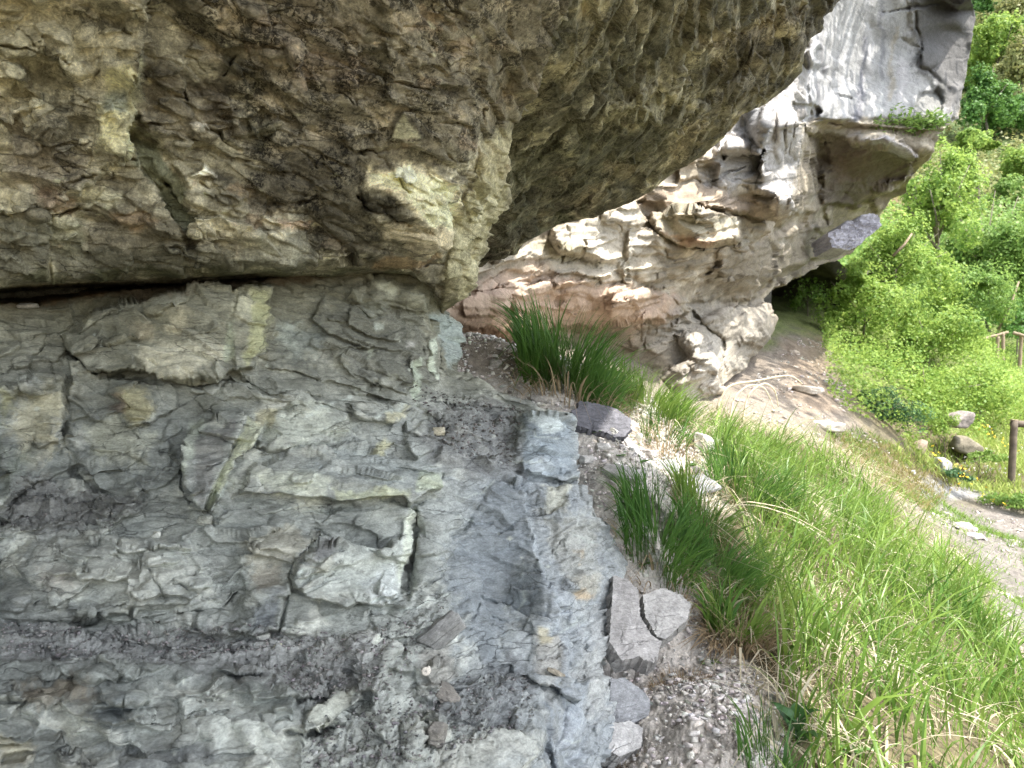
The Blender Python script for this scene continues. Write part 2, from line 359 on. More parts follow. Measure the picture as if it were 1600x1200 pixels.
def base_colour(s, c1, c2, c3, P, sc=1.0, seed=0):
    a = fbm(P*2.2*sc, 4, seed+1); b = fbm(P*7*sc, 4, seed+2); c = fbm(P*20*sc, 4, seed+3)
    m1 = ss(-.25, .25, a+.5*b)[:, None]; col = np.array(c1)*(1-m1)+np.array(c2)*m1
    m2 = ss(.08, .38, b+.5*c)[:, None]*.8; col = col*(1-m2)+np.array(c3)*m2
    s.rag = 1.3*fbm(P*9*sc, 6, seed+4, .68)+.25*noise(P*110*sc, seed+5)
    s.col = col*(1+.22*c)[:, None]

M_ROCK_LOW = rock_mat('grey_schist', 1.0, 1.0, stretch=(1, 1, 2.0), rot=(.12, .15, 0), lam=.13, hair=.5, mot=.7)
M_ROCK_UP = rock_mat('lichened_schist', 1.0, 1.1, lam=.14, hair=.6, mot=1.05)
M_ROCK_FAR = rock_mat('pale_limestone', .36, .9, lam=.10, hair=.3, mot=.5)

# ---------------------------------------------------------------- lower rock face
ys = np.r_[np.linspace(410, 1225, 480), np.linspace(1235, 1700, 30)]
xr = interp_rows(ys, [(400, 676), (432, 678), (455, 688), (478, 690), (492, 705), (505, 718), (530, 724), (552, 720), (568, 712), (580, 716), (592, 740), (606, 772), (622, 800), (640, 850), (650, 893), (662, 898), (742, 902), (762, 905), (775, 915), (800, 930), (830, 948),
    (860, 966), (880, 976), (905, 972), (950, 958), (985, 956), (1010, 948), (1050, 946), (1100, 952), (1160, 950), (1220, 940), (1700, 860)])
CT = [(-500, 470, 1.75), (-500, 900, 1.35), (-500, 1300, 1.0), (-500, 1700, .8), (0, 1700, .85), (400, 1700, .9), (860, 1700, 1.2),
      (0, 455, 2.12), (200, 450, 2.25), (400, 440, 2.42), (560, 430, 2.62), (678, 436, 2.85), (676, 480, 2.84), (662, 560, 2.74), (700, 500, 3.1), (722, 540, 3.15), (712, 590, 3.02),
      (0, 600, 1.95), (0, 700, 1.80), (0, 800, 1.70), (100, 560, 2.08), (240, 520, 2.15), (300, 500, 2.18), (390, 520, 2.26), (480, 520, 2.42), (580, 520, 2.60),
      (300, 650, 2.05), (420, 640, 2.10), (540, 630, 2.30), (650, 630, 2.55), (740, 620, 2.85), (800, 640, 2.9), (895, 655, 2.82), (830, 655, 2.78),
      (300, 780, 1.86), (100, 760, 1.82), (440, 740, 1.95), (560, 740, 2.03), (680, 740, 2.2), (750, 700, 2.5), (890, 745, 2.62), (820, 740, 2.5), (780, 690, 2.66), (700, 665, 2.48),
      (200, 880, 1.66), (60, 900, 1.58), (400, 880, 1.75), (540, 880, 1.84), (630, 880, 1.94), (720, 850, 2.10), (800, 800, 2.3), (850, 850, 2.22), (900, 800, 2.40), (940, 830, 2.52), (960, 900, 2.40),
      (800, 900, 2.12), (870, 920, 2.06), (930, 960, 2.20), (760, 960, 1.94), (700, 960, 1.80),
      (0, 980, 1.48), (200, 980, 1.55), (400, 980, 1.62), (560, 990, 1.66), (640, 1000, 1.68), (720, 1030, 1.70), (800, 1040, 1.80), (880, 1050, 1.88), (940, 1060, 1.98),
      (0, 1080, 1.30), (200, 1080, 1.36), (400, 1080, 1.42), (560, 1090, 1.46), (700, 1120, 1.48), (820, 1130, 1.56), (900, 1150, 1.70), (945, 1190, 1.75),
      (0, 1200, 1.16), (300, 1200, 1.20), (600, 1200, 1.24), (800, 1200, 1.36)]
s1 = Sheet(ys, -420, xr, 620, CT, fold=(9, .016), seed=11)
# top recedes into the deep horizontal crack
_r0 = 0
topy = np.interp(s1.Q[:, 0], [-400, 0, 60, 150, 240, 330, 440, 520, 600, 640, 680, 740], [492, 476, 474, 462, 455, 448, 436, 428, 424, 424, 428, 428])
s1.D += .45*ss(0, np.interp(s1.Q[:, 0], [0, 300, 500], [13, 22, 40]), topy - s1.Q[:, 1] + 5*s1.wx)
s1.calm = .85*ss(-4, 4, topy-s1.Q[:, 1]+5*s1.wx)
P_ = s1.plate
_ck = s1.crack
def _soft_crack(pts, w, dep, warp=8): _ck(pts, w, dep*.6, warp)
s1.crack = _soft_crack
# the shelf at the rear: block above, undercut, blunt nose at its end
P_([(112, 552), (105, 522), (150, 490), (215, 466), (300, 452), (372, 448), (420, 452), (412, 520), (400, 572), (340, 586), (262, 588), (200, 575), (150, 578)], .09, (-.0, -.012), 4, 8, True)
P_([(393, 452), (420, 452), (411, 540), (398, 574), (368, 578), (362, 530), (372, 470)], .03, (-.05, 0), 4, 5)
s1.crack([(104, 548), (150, 582), (205, 594), (262, 602), (330, 604), (390, 608)], 8, .12)
s1.crack([(170, 500), (215, 470)], 3, .03)
P_([(420, 470), (560, 440), (662, 440), (668, 540), (655, 600), (560, 570), (440, 576), (408, 560)], .025, (.02, 0), 6, 8)
P_([(560, 444), (600, 428), (676, 434), (672, 484), (640, 484), (600, 474), (575, 480), (540, 468)], .05, (.01, -.02), 4, 6)
s1.crack([(545, 470), (575, 500), (620, 492), (672, 490)], 3.5, .05, 5)
s1.crack([(600, 470), (640, 480), (665, 488)], 2.5, .05, 4)
# splintered pillar at the corner
P_([(672, 492), (700, 492), (724, 520), (722, 552), (706, 574), (682, 590), (668, 560)], .04, (-.03, 0), 4, 9)
P_([(668, 530), (680, 524), (686, 588), (676, 600)], .05, (0, 0), 2.5, 3); P_([(700, 498), (722, 512), (720, 530), (702, 526)], .03, (0, 0), 3, 5)
s1.crack([(674, 512), (688, 536), (690, 580)], 2, .05, 4); s1.crack([(664, 500), (657, 560), (660, 610)], 2.5, .06, 3)
P_([(640, 560), (656, 556), (658, 622), (648, 628)], .03, (0, 0), 2.5, 3)
# left rounded block with the crack down its right side
P_([(-420, 620), (0, 606), (50, 594), (92, 588), (104, 610), (100, 655), (96, 690), (62, 742), (0, 800), (-420, 860)], .09, (-.02, 0), 9, 9)
s1.crack([(98, 600), (108, 640), (100, 690), (70, 740), (20, 790), (0, 812)], 7, .07)
P_([(30, 588), (75, 582), (80, 606), (40, 612)], .03, (0, 0), 4, 5)
# second tier
P_([(110, 560), (160, 590), (240, 606), (246, 628), (225, 650), (150, 656), (112, 625)], .05, (.0, .03), 5, 8)
s1.crack([(118, 622), (150, 650), (200, 652)], 4, .05)
P_([(112, 660), (180, 655), (245, 640), (270, 700), (230, 770), (150, 760), (112, 720)], .035, (.02, .02), 9, 12)
s1.crack([(104, 700), (118, 742), (150, 766), (190, 772)], 5, .05)
# steep fin: dark slab with pale slanting edge
P_([(282, 700), (300, 668), (335, 652), (386, 652), (412, 660), (398, 694), (366, 722), (342, 772), (326, 796), (306, 796), (292, 776)], .085, (.0, .04), 3, 5, True)
P_([(386, 654), (414, 660), (400, 694), (366, 724), (342, 772), (324, 796), (318, 792), (350, 728), (372, 680)], -.04, (.14, 0), 2.5, 3, True)
s1.crack([(278, 700), (284, 760), (302, 800), (330, 802)], 5, .07)
P_([(300, 792), (340, 786), (352, 800), (322, 822), (304, 815)], .05, (.0, .02), 4, 4)
P_([(340, 760), (365, 770), (366, 800), (340, 818), (326, 806)], .035, (0, 0), 5, 5)
# long slab
P_([(372, 770), (400, 735), (450, 705), (500, 700), (560, 690), (640, 722), (684, 742), (686, 762), (664, 770), (640, 786), (634, 774), (560, 778), (530, 784), (480, 776), (430, 770)], .08, (.015, .035), 3, 6, True)
s1.crack([(370, 776), (440, 784), (520, 792), (600, 784), (640, 792), (690, 772)], 6, .06)
P_([(420, 660), (470, 640), (540, 650), (540, 695), (450, 702), (408, 700)], .05, (.03, .03), 6, 9)
s1.step([(482, 700), (540, 702), (600, 718), (660, 742), (700, 748)], 3, -.03, 5, 60)
s1.crack([(480, 700), (540, 704), (610, 722), (690, 746)], 2.6, .04, 4)
for a in ([(430, 575), (500, 592), (570, 608), (640, 640), (700, 668)], [(500, 640), (560, 652), (620, 668), (690, 690)], [(420, 600), (500, 622), (560, 632)], [(560, 612), (620, 625), (680, 655), (760, 690)], [(330, 640), (370, 622), (440, 628)]):
    s1.step(a, 2.5, .028, 6, 30); s1.crack(a, 2.2, .03, 6)
P_([(548, 640), (590, 632), (628, 640), (630, 654), (605, 662), (556, 656)], .05, (.0, .02), 3, 5)
P_([(480, 596), (478, 640), (410, 640), (400, 600)], .02, (.02, 0), 4, 5)
P_([(635, 676), (660, 664), (684, 676), (682, 700), (655, 714), (640, 702)], .045, (0, .03), 4, 5)
P_([(580, 700), (600, 688), (614, 692), (600, 706)], .012, (0, 0), 3, 3)
# smooth pale slab with the raised bright rib
P_([(452, 908), (468, 872), (500, 856), (560, 850), (622, 850), (638, 800), (648, 798), (640, 860), (628, 918), (596, 946), (560, 938), (540, 950), (480, 934)], .06, (-.012, .0), 3, 5, True)
P_([(622, 850), (638, 800), (650, 796), (652, 860), (640, 918), (606, 946), (590, 944), (618, 900)], -.03, (-.12, 0), 3, 4, True)
P_([(470, 872), (500, 834), (560, 842), (625, 846), (600, 876), (500, 884)], .02, (0, .0), 4, 6)
s1.crack([(500, 842), (472, 868), (452, 906), (448, 940), (438, 986)], 3.2, .07, 5)
s1.crack([(648, 800), (650, 860), (636, 930), (600, 956), (550, 960)], 6, .04)
s1.dome([(648, 800), (720, 800), (716, 850), (690, 900), (640, 940), (650, 860)], .05)
s1.crack([(690, 870), (716, 838), (742, 800), (756, 780)], 4, .04)
# folded core
P_([(372, 850), (420, 824), (470, 838), (496, 842), (458, 880), (448, 930), (400, 950), (372, 900)], .03, (.0, .02), 8, 10)
for k in range(5):
    s1.step([(360+8*k, 905-6*k), (392+7*k, 862-2*k), (440+5*k, 846+6*k), (492, 850+9*k)], 2.5, .012, 5, 22)
s1.crack([(350, 936), (372, 890), (400, 858), (430, 828)], 3.5, .035)
# left pale bulge
s1.dome([(0, 880), (60, 842), (150, 840), (215, 855), (290, 850), (350, 880), (352, 930), (250, 955), (100, 972), (0, 975)], .07)
s1.dome([(150, 836), (230, 838), (256, 860), (180, 872), (150, 860)], .03)
P_([(240, 905), (330, 900), (350, 935), (270, 955), (180, 962), (130, 955), (190, 930)], .035, (0, .03), 6, 9)
s1.crack([(100, 975), (170, 962), (230, 958), (290, 960), (345, 946), (370, 930)], 4.5, .07)
s1.crack([(0, 965), (60, 972), (120, 972)], 4, .05)
s1.crack([(200, 985), (260, 980), (310, 978)], 2.5, .05); P_([(240, 962), (300, 958), (318, 968), (300, 980), (262, 978)], .035, (0, .03), 3, 4)
P_([(372, 950), (400, 925), (446, 920), (436, 985), (400, 992), (366, 985)], .04, (.02, .02), 5, 6)
P_([(448, 925), (486, 936), (504, 970), (510, 1000), (440, 985)], .03, (.0, .02), 5, 6)
# rubble shelf and blocks
P_([(478, 1014), (520, 1000), (534, 1040), (536, 1062), (508, 1068), (476, 1040)], .05, (.01, .03), 5, 7)
P_([(530, 1010), (590, 985), (626, 1020), (600, 1050), (582, 1080), (560, 1076), (552, 1040)], .075, (.02, .03), 6, 10)
P_([(474, 1140), (480, 1108), (520, 1082), (560, 1074), (566, 1088), (530, 1124), (500, 1144)], .055, (.01, .02), 4, 6)
s1.crack([(455, 1143), (500, 1150), (540, 1126), (570, 1092)], 4, .06)
P_([(340, 1046), (380, 1038), (426, 1048), (420, 1053), (372, 1054)], .04, (0, .02), 2.5, 3); s1.crack([(358, 1056), (424, 1054)], 2.3, .05, 3)
P_([(-420, 1060), (0, 1038), (110, 1026), (240, 1040), (340, 1060), (432, 1056), (470, 1110), (480, 1160), (475, 1225), (-420, 1225)], .05, (0, -.0), 7, 10)
s1.crack([(190, 1172), (260, 1160), (330, 1160)], 5, .04); s1.crack([(0, 1190), (80, 1172), (190, 1165)], 5, .04); s1.crack([(430, 1185), (478, 1180)], 3, .04)
s1.crack([(60, 1145), (95, 1136), (140, 1142)], 3, .04); s1.crack([(310, 1090), (350, 1088)], 3, .03)
P_([(574, 1080), (640, 1020), (650, 1060), (620, 1110), (612, 1170), (570, 1100)], .04, (.02, 0), 7, 9)
P_([(648, 1040), (700, 1030), (726, 1048), (712, 1080), (680, 1096), (652, 1090)], .06, (.0, .02), 5, 9)
P_([(650, 1110), (690, 1100), (702, 1120), (690, 1128), (660, 1124)], .05, (0, .02), 3, 5)
P_([(668, 1140), (690, 1130), (704, 1158), (680, 1162)], .05, (0, 0), 4, 4)
s1.crack([(668, 1130), (665, 1160), (672, 1180)], 5, .06)
s1.dome([(622, 1140), (650, 1122), (668, 1150), (664, 1190), (630, 1190)], .04)
P_([(800, 1125), (850, 1115), (840, 1145), (806, 1156)], .03, (0, 0), 4, 5)
# the fluted outer corner
for k, (x0, a_) in enumerate(((850, .02), (900, .035), (935, .03))):
    s1.dome([(x0-28, 800), (x0+6, 770), (x0+34, 860), (x0+38, 960), (x0+20, 1080), (x0+10, 1180), (x0-30, 1180), (x0-24, 1000), (x0-34, 880)], a_, .7, 16)
s1.crack([(905, 770), (925, 850), (930, 930), (910, 1010), (915, 1120), (905, 1200)], 4, .02, 14)
s1.crack([(870, 780), (862, 860), (895, 930), (905, 1000)], 4, .015, 14)
s1.crack([(938, 830), (950, 905), (944, 960)], 4, .03, 8)
s1.crack([(842, 1080), (850, 1140), (862, 1200)], 6, .06, 6)
P_([(812, 660), (856, 652), (896, 652), (902, 742), (886, 752), (848, 742), (818, 734), (806, 700)], .07, (-.01, .02), 3.5, 5)
s1.crack([(808, 738), (850, 748), (890, 757), (902, 750)], 4, .08, 4); s1.crack([(830, 700), (860, 716), (878, 736)], 4, .03, 6)
P_([(838, 764), (880, 762), (896, 800), (850, 812)], .02, (0, 0), 5, 7)
P_([(936, 760), (966, 770), (972, 800), (950, 830), (930, 800)], .04, (0, 0), 4, 6)
P_([(700, 880), (742, 800), (770, 762), (815, 750), (830, 830), (858, 930), (886, 1000), (892, 1100), (800, 1040), (760, 1040), (705, 960)], .03, (.05, 0), 3, 8, True)
# --- colours
def G(*a, k=.66):
    c = srgb(*a); m = c.mean(); return (m+(c-m)*k)*1.2
s1.rub = np.zeros(len(s1.Q))
for z in ([(640, 600), (700, 610), (820, 640), (800, 720), (740, 720), (680, 690)], [(0, 975), (200, 985), (380, 975), (560, 1000), (620, 960), (700, 940), (660, 1020), (600, 1090), (540, 1080), (470, 1110), (440, 1050), (340, 1030), (0, 1020)], [(560, 1100), (640, 1090), (720, 1050), (830, 1060), (830, 1130), (700, 1190), (480, 1200), (480, 1150)], [(20, 740), (120, 750), (230, 790), (160, 835), (0, 830)]):
    i_ = near_idx(s1.Q, z, 30); s1.rub[i_] = np.maximum(s1.rub[i_], ss(-14, 14, poly_sd(s1.warped(i_, 16), z)))
PP = at(s1.Q[:, 0], s1.Q[:, 1], s1.D)
base_colour(s1, G(120, 123, 115), G(146, 148, 138), G(176, 175, 160), PP, 1.0, 11)
# bluish towards the outer corner and the foot, warmer above
k = ss(560, 860, s1.Q[:, 0]-.2*(s1.Q[:, 1]-700))*ss(560, 760, s1.Q[:, 1])
s1.col = s1.col*(1-k[:, None]*.75)+k[:, None]*.75*(G(146, 152, 157)*(1+.35*fbm(PP*6, 4, 71)[:, None]))
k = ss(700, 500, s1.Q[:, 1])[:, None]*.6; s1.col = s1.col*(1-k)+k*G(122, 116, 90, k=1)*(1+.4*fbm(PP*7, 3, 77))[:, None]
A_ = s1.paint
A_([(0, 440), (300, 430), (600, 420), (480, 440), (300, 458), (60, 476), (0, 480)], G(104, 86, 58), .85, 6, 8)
A_([(60, 455), (140, 448), (160, 462), (70, 470)], G(150, 112, 66), .5, 6, 6)
A_([(210, 560), (240, 535), (300, 530), (350, 545), (345, 572), (300, 585), (235, 580)], G(190, 182, 150), .85, 8, 10)
A_([(262, 490), (290, 478), (300, 500), (280, 520), (262, 512)], G(186, 174, 134), .75, 8, 8); A_([(200, 505), (230, 500), (240, 520), (215, 535)], G(176, 160, 122), .6, 8, 8)
A_([(364, 452), (393, 450), (392, 500), (358, 500)], G(184, 178, 142), .8, 6, 6); A_([(393, 455), (418, 455), (410, 540), (385, 570)], G(172, 170, 110), .8, 5, 5)
A_([(355, 510), (368, 505), (362, 560), (350, 565)], G(178, 184, 150), .7, 4, 4)
A_([(125, 500), (142, 488), (142, 505), (128, 510)], G(190, 184, 148), .7, 4, 5); A_([(30, 590), (62, 585), (66, 603), (40, 605)], G(205, 203, 190), .6, 6, 6)
A_([(440, 500), (480, 510), (508, 520), (500, 560), (450, 560), (436, 530)], G(150, 156, 140), .75, 12, 12)
A_([(575, 430), (602, 426), (624, 455), (615, 468), (590, 450)], G(188, 186, 156), .8, 6, 8); A_([(560, 470), (600, 480), (590, 500), (570, 492)], G(165, 166, 142), .7, 7, 8)
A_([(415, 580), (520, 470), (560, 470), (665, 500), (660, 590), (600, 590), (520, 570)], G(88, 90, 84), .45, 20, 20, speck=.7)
A_([(632, 530), (648, 532), (648, 546), (635, 544)], G(180, 174, 160), .8, 3, 3); A_([(615, 524), (628, 528), (628, 536), (616, 534)], G(182, 182, 160), .8, 3, 3)
A_([(584, 505), (598, 506), (598, 515), (586, 514)], G(180, 186, 168), .8, 3, 3); A_([(570, 548), (582, 545), (586, 562), (574, 566)], G(176, 180, 150), .7, 3, 4)
A_([(674, 492), (705, 492), (724, 515), (722, 552), (700, 580), (690, 540)], G(152, 166, 160), .7, 5, 6); A_([(668, 535), (680, 528), (682, 590), (676, 596)], G(196, 204, 176), .8, 2, 3)
A_([(642, 565), (656, 560), (656, 622), (648, 628)], G(180, 190, 160), .7, 2, 3)
A_([(20, 640), (70, 610), (98, 620), (92, 700), (40, 730), (20, 690)], G(178, 168, 128), .75, 18, 16); A_([(0, 610), (20, 610), (10, 660), (0, 665)], G(150, 146, 90), .6, 10, 8)
A_([(0, 700), (50, 700), (30, 770), (0, 795)], G(126, 134, 116), .6, 12, 10)
A_([(40, 695), (80, 690), (70, 730), (44, 735)], G(92, 96, 96), .5, 8, 8)
A_([(190, 620), (225, 612), (236, 640), (210, 665), (192, 650)], G(168, 158, 108), .75, 8, 8); A_([(170, 628), (192, 622), (190, 645), (172, 640)], G(140, 110, 82), .5, 6, 6)
A_([(140, 660), (180, 655), (235, 680), (220, 720), (150, 710)], G(170, 168, 140), .6, 12, 14)
A_([(387, 656), (412, 662), (400, 694), (366, 722), (342, 772), (324, 796), (320, 788), (350, 728), (372, 684)], G(192, 194, 158), .92, 3, 4)
A_([(300, 664), (320, 656), (305, 700), (290, 750), (280, 740), (286, 700)], G(176, 182, 160), .6, 4, 6); A_([(305, 690), (370, 660), (345, 720), (318, 790), (298, 780)], G(112, 108, 102), .6, 5, 5)
A_([(405, 655), (480, 640), (540, 660), (530, 690), (450, 695), (405, 690)], G(180, 182, 160), .65, 12, 12); A_([(400, 650), (436, 644), (430, 660), (400, 662)], G(182, 168, 112), .6, 5, 5)
A_([(400, 745), (470, 735), (520, 745), (510, 775), (440, 770)], G(186, 188, 164), .75, 8, 8); A_([(520, 762), (640, 765), (640, 776), (530, 782)], G(180, 182, 138), .7, 4, 4)
A_([(500, 700), (560, 692), (670, 738), (640, 760), (540, 752), (470, 730)], G(136, 142, 138), .55, 9, 9)
A_([(655, 735), (684, 742), (684, 762), (650, 768)], G(176, 184, 150), .7, 4, 4)
A_([(596, 650), (630, 644), (630, 656), (600, 662)], G(190, 182, 138), .8, 3, 3); A_([(580, 702), (600, 688), (614, 693), (600, 708)], G(190, 184, 134), .85, 3, 3)
A_([(460, 905), (480, 876), (560, 856), (632, 846), (642, 800), (648, 798), (638, 862), (624, 918), (594, 944), (555, 934), (520, 930)], G(168, 171, 160), .85, 6, 6)
A_([(636, 795), (648, 795), (640, 862), (626, 912), (618, 912), (628, 860)], G(196, 200, 176), .9, 3, 3); A_([(560, 905), (624, 880), (618, 930), (580, 942)], G(192, 196, 192), .6, 12, 10)
A_([(480, 875), (520, 868), (520, 900), (490, 905)], G(170, 166, 144), .5, 8, 8)
A_([(500, 850), (540, 838), (500, 880), (476, 884)], G(122, 118, 116), .6, 5, 5)
A_([(375, 845), (440, 825), (490, 850), (440, 890), (400, 900)], G(160, 152, 128), .6, 8, 10); A_([(390, 900), (440, 885), (440, 920), (405, 925)], G(160, 146, 122), .55, 8, 8)
A_([(40, 870), (100, 845), (160, 850), (250, 870), (300, 900), (200, 935), (90, 940), (40, 910)], G(170, 169, 154), .7, 24, 26); A_([(60, 895), (110, 885), (120, 915), (70, 925)], G(160, 148, 134), .5, 12, 10)
A_([(0, 860), (50, 850), (30, 890), (0, 900)], G(190, 188, 166), .5, 10, 10)
A_([(0, 940), (120, 950), (140, 975), (0, 985)], G(104, 108, 108), .5, 14, 12); A_([(20, 735), (150, 770), (230, 790), (150, 830), (0, 830)], G(112, 108, 104), .6, 16, 16, speck=.4)
A_([(400, 950), (440, 925), (430, 985), (380, 985)], G(98, 102, 106), .7, 7, 7); A_([(0, 985), (380, 985), (560, 1010), (600, 1080), (470, 1090), (340, 1040), (0, 1030)], G(136, 134, 130), .65, 14, 16, speck=.35)
A_([(20, 1070), (120, 1060), (150, 1090), (60, 1110)], G(128, 112, 84), .65, 12, 16); A_([(0, 1110), (100, 1100), (180, 1140), (60, 1140)], G(190, 188, 170), .6, 14, 16); A_([(0, 1150), (60, 1160), (50, 1200), (0, 1200)], G(180, 168, 128), .6, 12, 12)
A_([(120, 1110), (210, 1085), (240, 1110), (170, 1130)], G(92, 102, 106), .6, 12, 16); A_([(190, 1175), (300, 1160), (340, 1175), (300, 1215), (180, 1225)], G(100, 102, 102), .65, 12, 14); A_([(0, 1185), (150, 1175), (180, 1225), (0, 1225)], G(120, 120, 112), .5, 12, 14)
A_([(200, 1100), (420, 1080), (470, 1130), (460, 1170), (360, 1175), (260, 1150)], G(168, 170, 158), .5, 18, 18)
A_([(480, 1112), (520, 1085), (558, 1076), (530, 1120), (500, 1140)], G(178, 178, 158), .7, 4, 5); A_([(660, 1010), (700, 1010), (724, 1040), (690, 1080), (655, 1080)], G(128, 120, 108), .6, 8, 8)
A_([(540, 1015), (590, 990), (620, 1015), (590, 1050)], G(150, 148, 142), .6, 8, 9)
A_([(700, 880), (742, 800), (770, 762), (815, 750), (830, 830), (822, 880), (850, 940), (800, 960), (770, 1040), (730, 1010), (705, 950)], G(108, 116, 122), .75, 20, 26)
A_([(740, 620), (800, 640), (815, 740), (770, 760), (700, 740), (660, 690), (690, 640)], G(102, 98, 94), .55, 14, 16, speck=.5)
A_([(730, 1040), (800, 1030), (840, 1060), (800, 1130), (700, 1130), (680, 1100)], G(108, 110, 112), .6, 14, 16, speck=.6)
A_([(820, 830), (845, 880), (870, 920), (890, 960), (860, 980), (840, 930), (818, 890)], G(158, 166, 174), .5, 20, 20)
A_([(885, 960), (905, 1000), (908, 1060), (900, 1110), (886, 1060), (880, 1000)], G(158, 166, 176), .5, 20, 20)
A_([(850, 800), (930, 800), (935, 860), (930, 920), (880, 900), (858, 860)], G(160, 158, 146), .7, 14, 14); A_([(885, 905), (930, 900), (930, 935), (895, 935)], G(168, 160, 138), .7, 8, 8)
A_([(895, 925), (925, 930), (922, 940), (896, 936)], G(196, 160, 104), .65, 4, 5); A_([(898, 862), (912, 858), (908, 880)], G(200, 168, 116), .5, 5, 5)
A_([(900, 1020), (940, 1010), (950, 1060), (948, 1120), (920, 1120), (905, 1060)], G(172, 170, 162), .6, 16, 18); A_([(900, 940), (935, 940), (944, 1000), (915, 1010)], G(166, 164, 158), .5, 16, 16)
A_([(838, 1000), (870, 990), (880, 1050), (862, 1080), (840, 1050)], G(168, 160, 146), .6, 8, 8); A_([(842, 985), (856, 984), (856, 1010), (842, 1010)], G(196, 180, 132), .6, 3, 4)
A_([(845, 1110), (860, 1120), (870, 1200), (845, 1200)], G(110, 120, 132), .7, 5, 6); A_([(0, 0), (1, 0), (0, 1)], G(0, 0, 0), 0, 1, 1)
A_([(690, 1160), (850, 1150), (845, 1200), (680, 1200)], G(166, 164, 150), .5, 14, 14); A_([(860, 1060), (900, 1100), (900, 1200), (862, 1160)], G(164, 172, 182), .6, 10, 10)
A_([(815, 660), (890, 654), (898, 740), (860, 745), (820, 735)], G(124, 136, 144), .75, 5, 6); A_([(830, 660), (880, 656), (884, 672), (840, 676)], G(186, 194, 188), .6, 6, 6); A_([(835, 715), (880, 728), (860, 742), (830, 732)], G(176, 184, 188), .6, 6, 6)  # the upper pale patch paints the block's lit top into its colour
A_([(905, 690), (935, 740), (975, 880), (950, 900), (905, 780)], G(160, 161, 154), .5, 16, 18); A_([(850, 766), (890, 762), (885, 800), (855, 805)], G(190, 186, 160), .7, 6, 6)
r_ = random.Random(4); rq = random.Random(77)
for _ in range(150):
    x, y = rq.uniform(-60, 800), rq.uniform(450, 1200)
    if x > 690 and 740 < y < 1020: continue
    an = .22 if (y < 720 and x > 330) else (-.35 if x < 330 and y < 840 else (-.08 if y > 820 else .05)); an += rq.gauss(0, .22)
    L_ = rq.uniform(26, 120)*(1.15 if y > 800 else 1); s1.shingle(x, y, L_, L_*rq.uniform(.22, .55), an, rq.uniform(.007, .022), rq, .09)
for _ in range(14):
    x, y = rq.uniform(830, 960), rq.uniform(760, 1200); L_ = rq.uniform(20, 60); s1.shingle(x, y, L_, L_*rq.uniform(.4, .8), 1.2+rq.gauss(0, .3), rq.uniform(.003, .008), rq, .06)
for _ in range(46):   # bits of pale lichen
    x, y = r_.uniform(0, 940), r_.uniform(470, 1200); a = r_.uniform(1.5, 6)
    A_([(x-a, y), (x, y-a*.7), (x+a, y), (x, y+a*.7)], G(196, 198, 178), .7, 1.5, 3)
for _ in range(26):   # hairline pale veins
    x, y = r_.uniform(60, 900), r_.uniform(600, 1180); an = r_.uniform(-.7, .5); l = r_.uniform(25, 90)
    s1.streak([(x, y), (x+l*.5*math.cos(an), y+l*.5*math.sin(an)+r_.uniform(-5, 5)), (x+l*math.cos(an), y+l*math.sin(an))], r_.uniform(2, 4), G(186, 194, 182), .45)
for _ in range(240):   # short joints
    x, y = r_.uniform(0, 900), r_.uniform(560, 1190); an = r_.gauss(-.1, .5); l = r_.uniform(12, 50)
    s1.crack([(x, y), (x+l*.5*math.cos(an), y+l*.5*math.sin(an)+r_.uniform(-5, 5)), (x+l*math.cos(an), y+l*math.sin(an))], r_.uniform(1.4, 2.4), r_.uniform(.012, .03), 6)

GL = G
def G(*a, k=.7):
    c = srgb(*a); m = c.mean(); return (m+(c-m)*k)*1.2
# ---------------------------------------------------------------- overhang: front face (upper rock)
ys = np.r_[np.linspace(-520, -8, 60), np.linspace(0, 500, 330)]
ARR = [(-520, 1010), (-200, 930), (0, 892), (60, 866), (100, 852), (130, 840), (165, 818), (200, 801), (216, 797), (250, 797), (290, 792), (314, 795), (326, 781), (345, 769), (370, 763), (400, 756), (440, 742), (462, 735), (475, 714), (486, 694), (500, 690)]
xr = interp_rows(ys, ARR)
CT = [(-450, -500, .9), (0, -500, .95), (400, -500, 1.05), (800, -500, 1.25), (1000, -500, 1.4), (-450, 0, 1.3), (-450, 430, 1.6),
      (0, 0, 1.52), (0, 200, 1.68), (0, 330, 1.78), (0, 430, 1.86), (200, 0, 1.56), (200, 200, 1.74), (200, 420, 1.95), (400, 0, 1.62), (400, 200, 1.86), (400, 330, 2.0), (400, 415, 2.10),
      (600, 0, 1.72), (600, 200, 2.0), (600, 300, 2.14), (600, 400, 2.32), (730, 100, 2.0), (740, 200, 2.15), (720, 300, 2.3), (690, 400, 2.50), (850, 0, 1.98), (850, 100, 2.2), (800, 200, 2.42), (795, 300, 2.62), (760, 370, 2.74), (740, 440, 2.82), (700, 480, 2.84)]
s2 = Sheet(ys, -420, xr, 560, CT, fold=(9, .022), seed=23)
yb = np.interp(s2.Q[:, 0], [-420, 0, 70, 140, 300, 400, 520, 580, 640, 665, 690, 720, 760], [450, 446, 438, 436, 431, 421, 420, 416, 420, 440, 484, 480, 470])
_e = s2.Q[:, 1]-yb+3*s2.wx; s2.D += .45*ss(0, np.interp(s2.Q[:, 0], [0, 300, 560], [12, 20, 30]), _e) + .10*ss(-16, 0, _e)**2; s2.calm = .85*ss(-6, 0, _e)
Q_ = s2.plate
Q_([(-420, 340), (0, 330), (62, 336), (78, 384), (70, 440), (-420, 455)], .07, (0, 0), 4, 5)
Q_([(-420, -520), (222, -520), (224, 90), (221, 130), (206, 195), (192, 240), (160, 260), (120, 300), (60, 330), (-420, 330)], .06, (.0, 0), 7, 9)
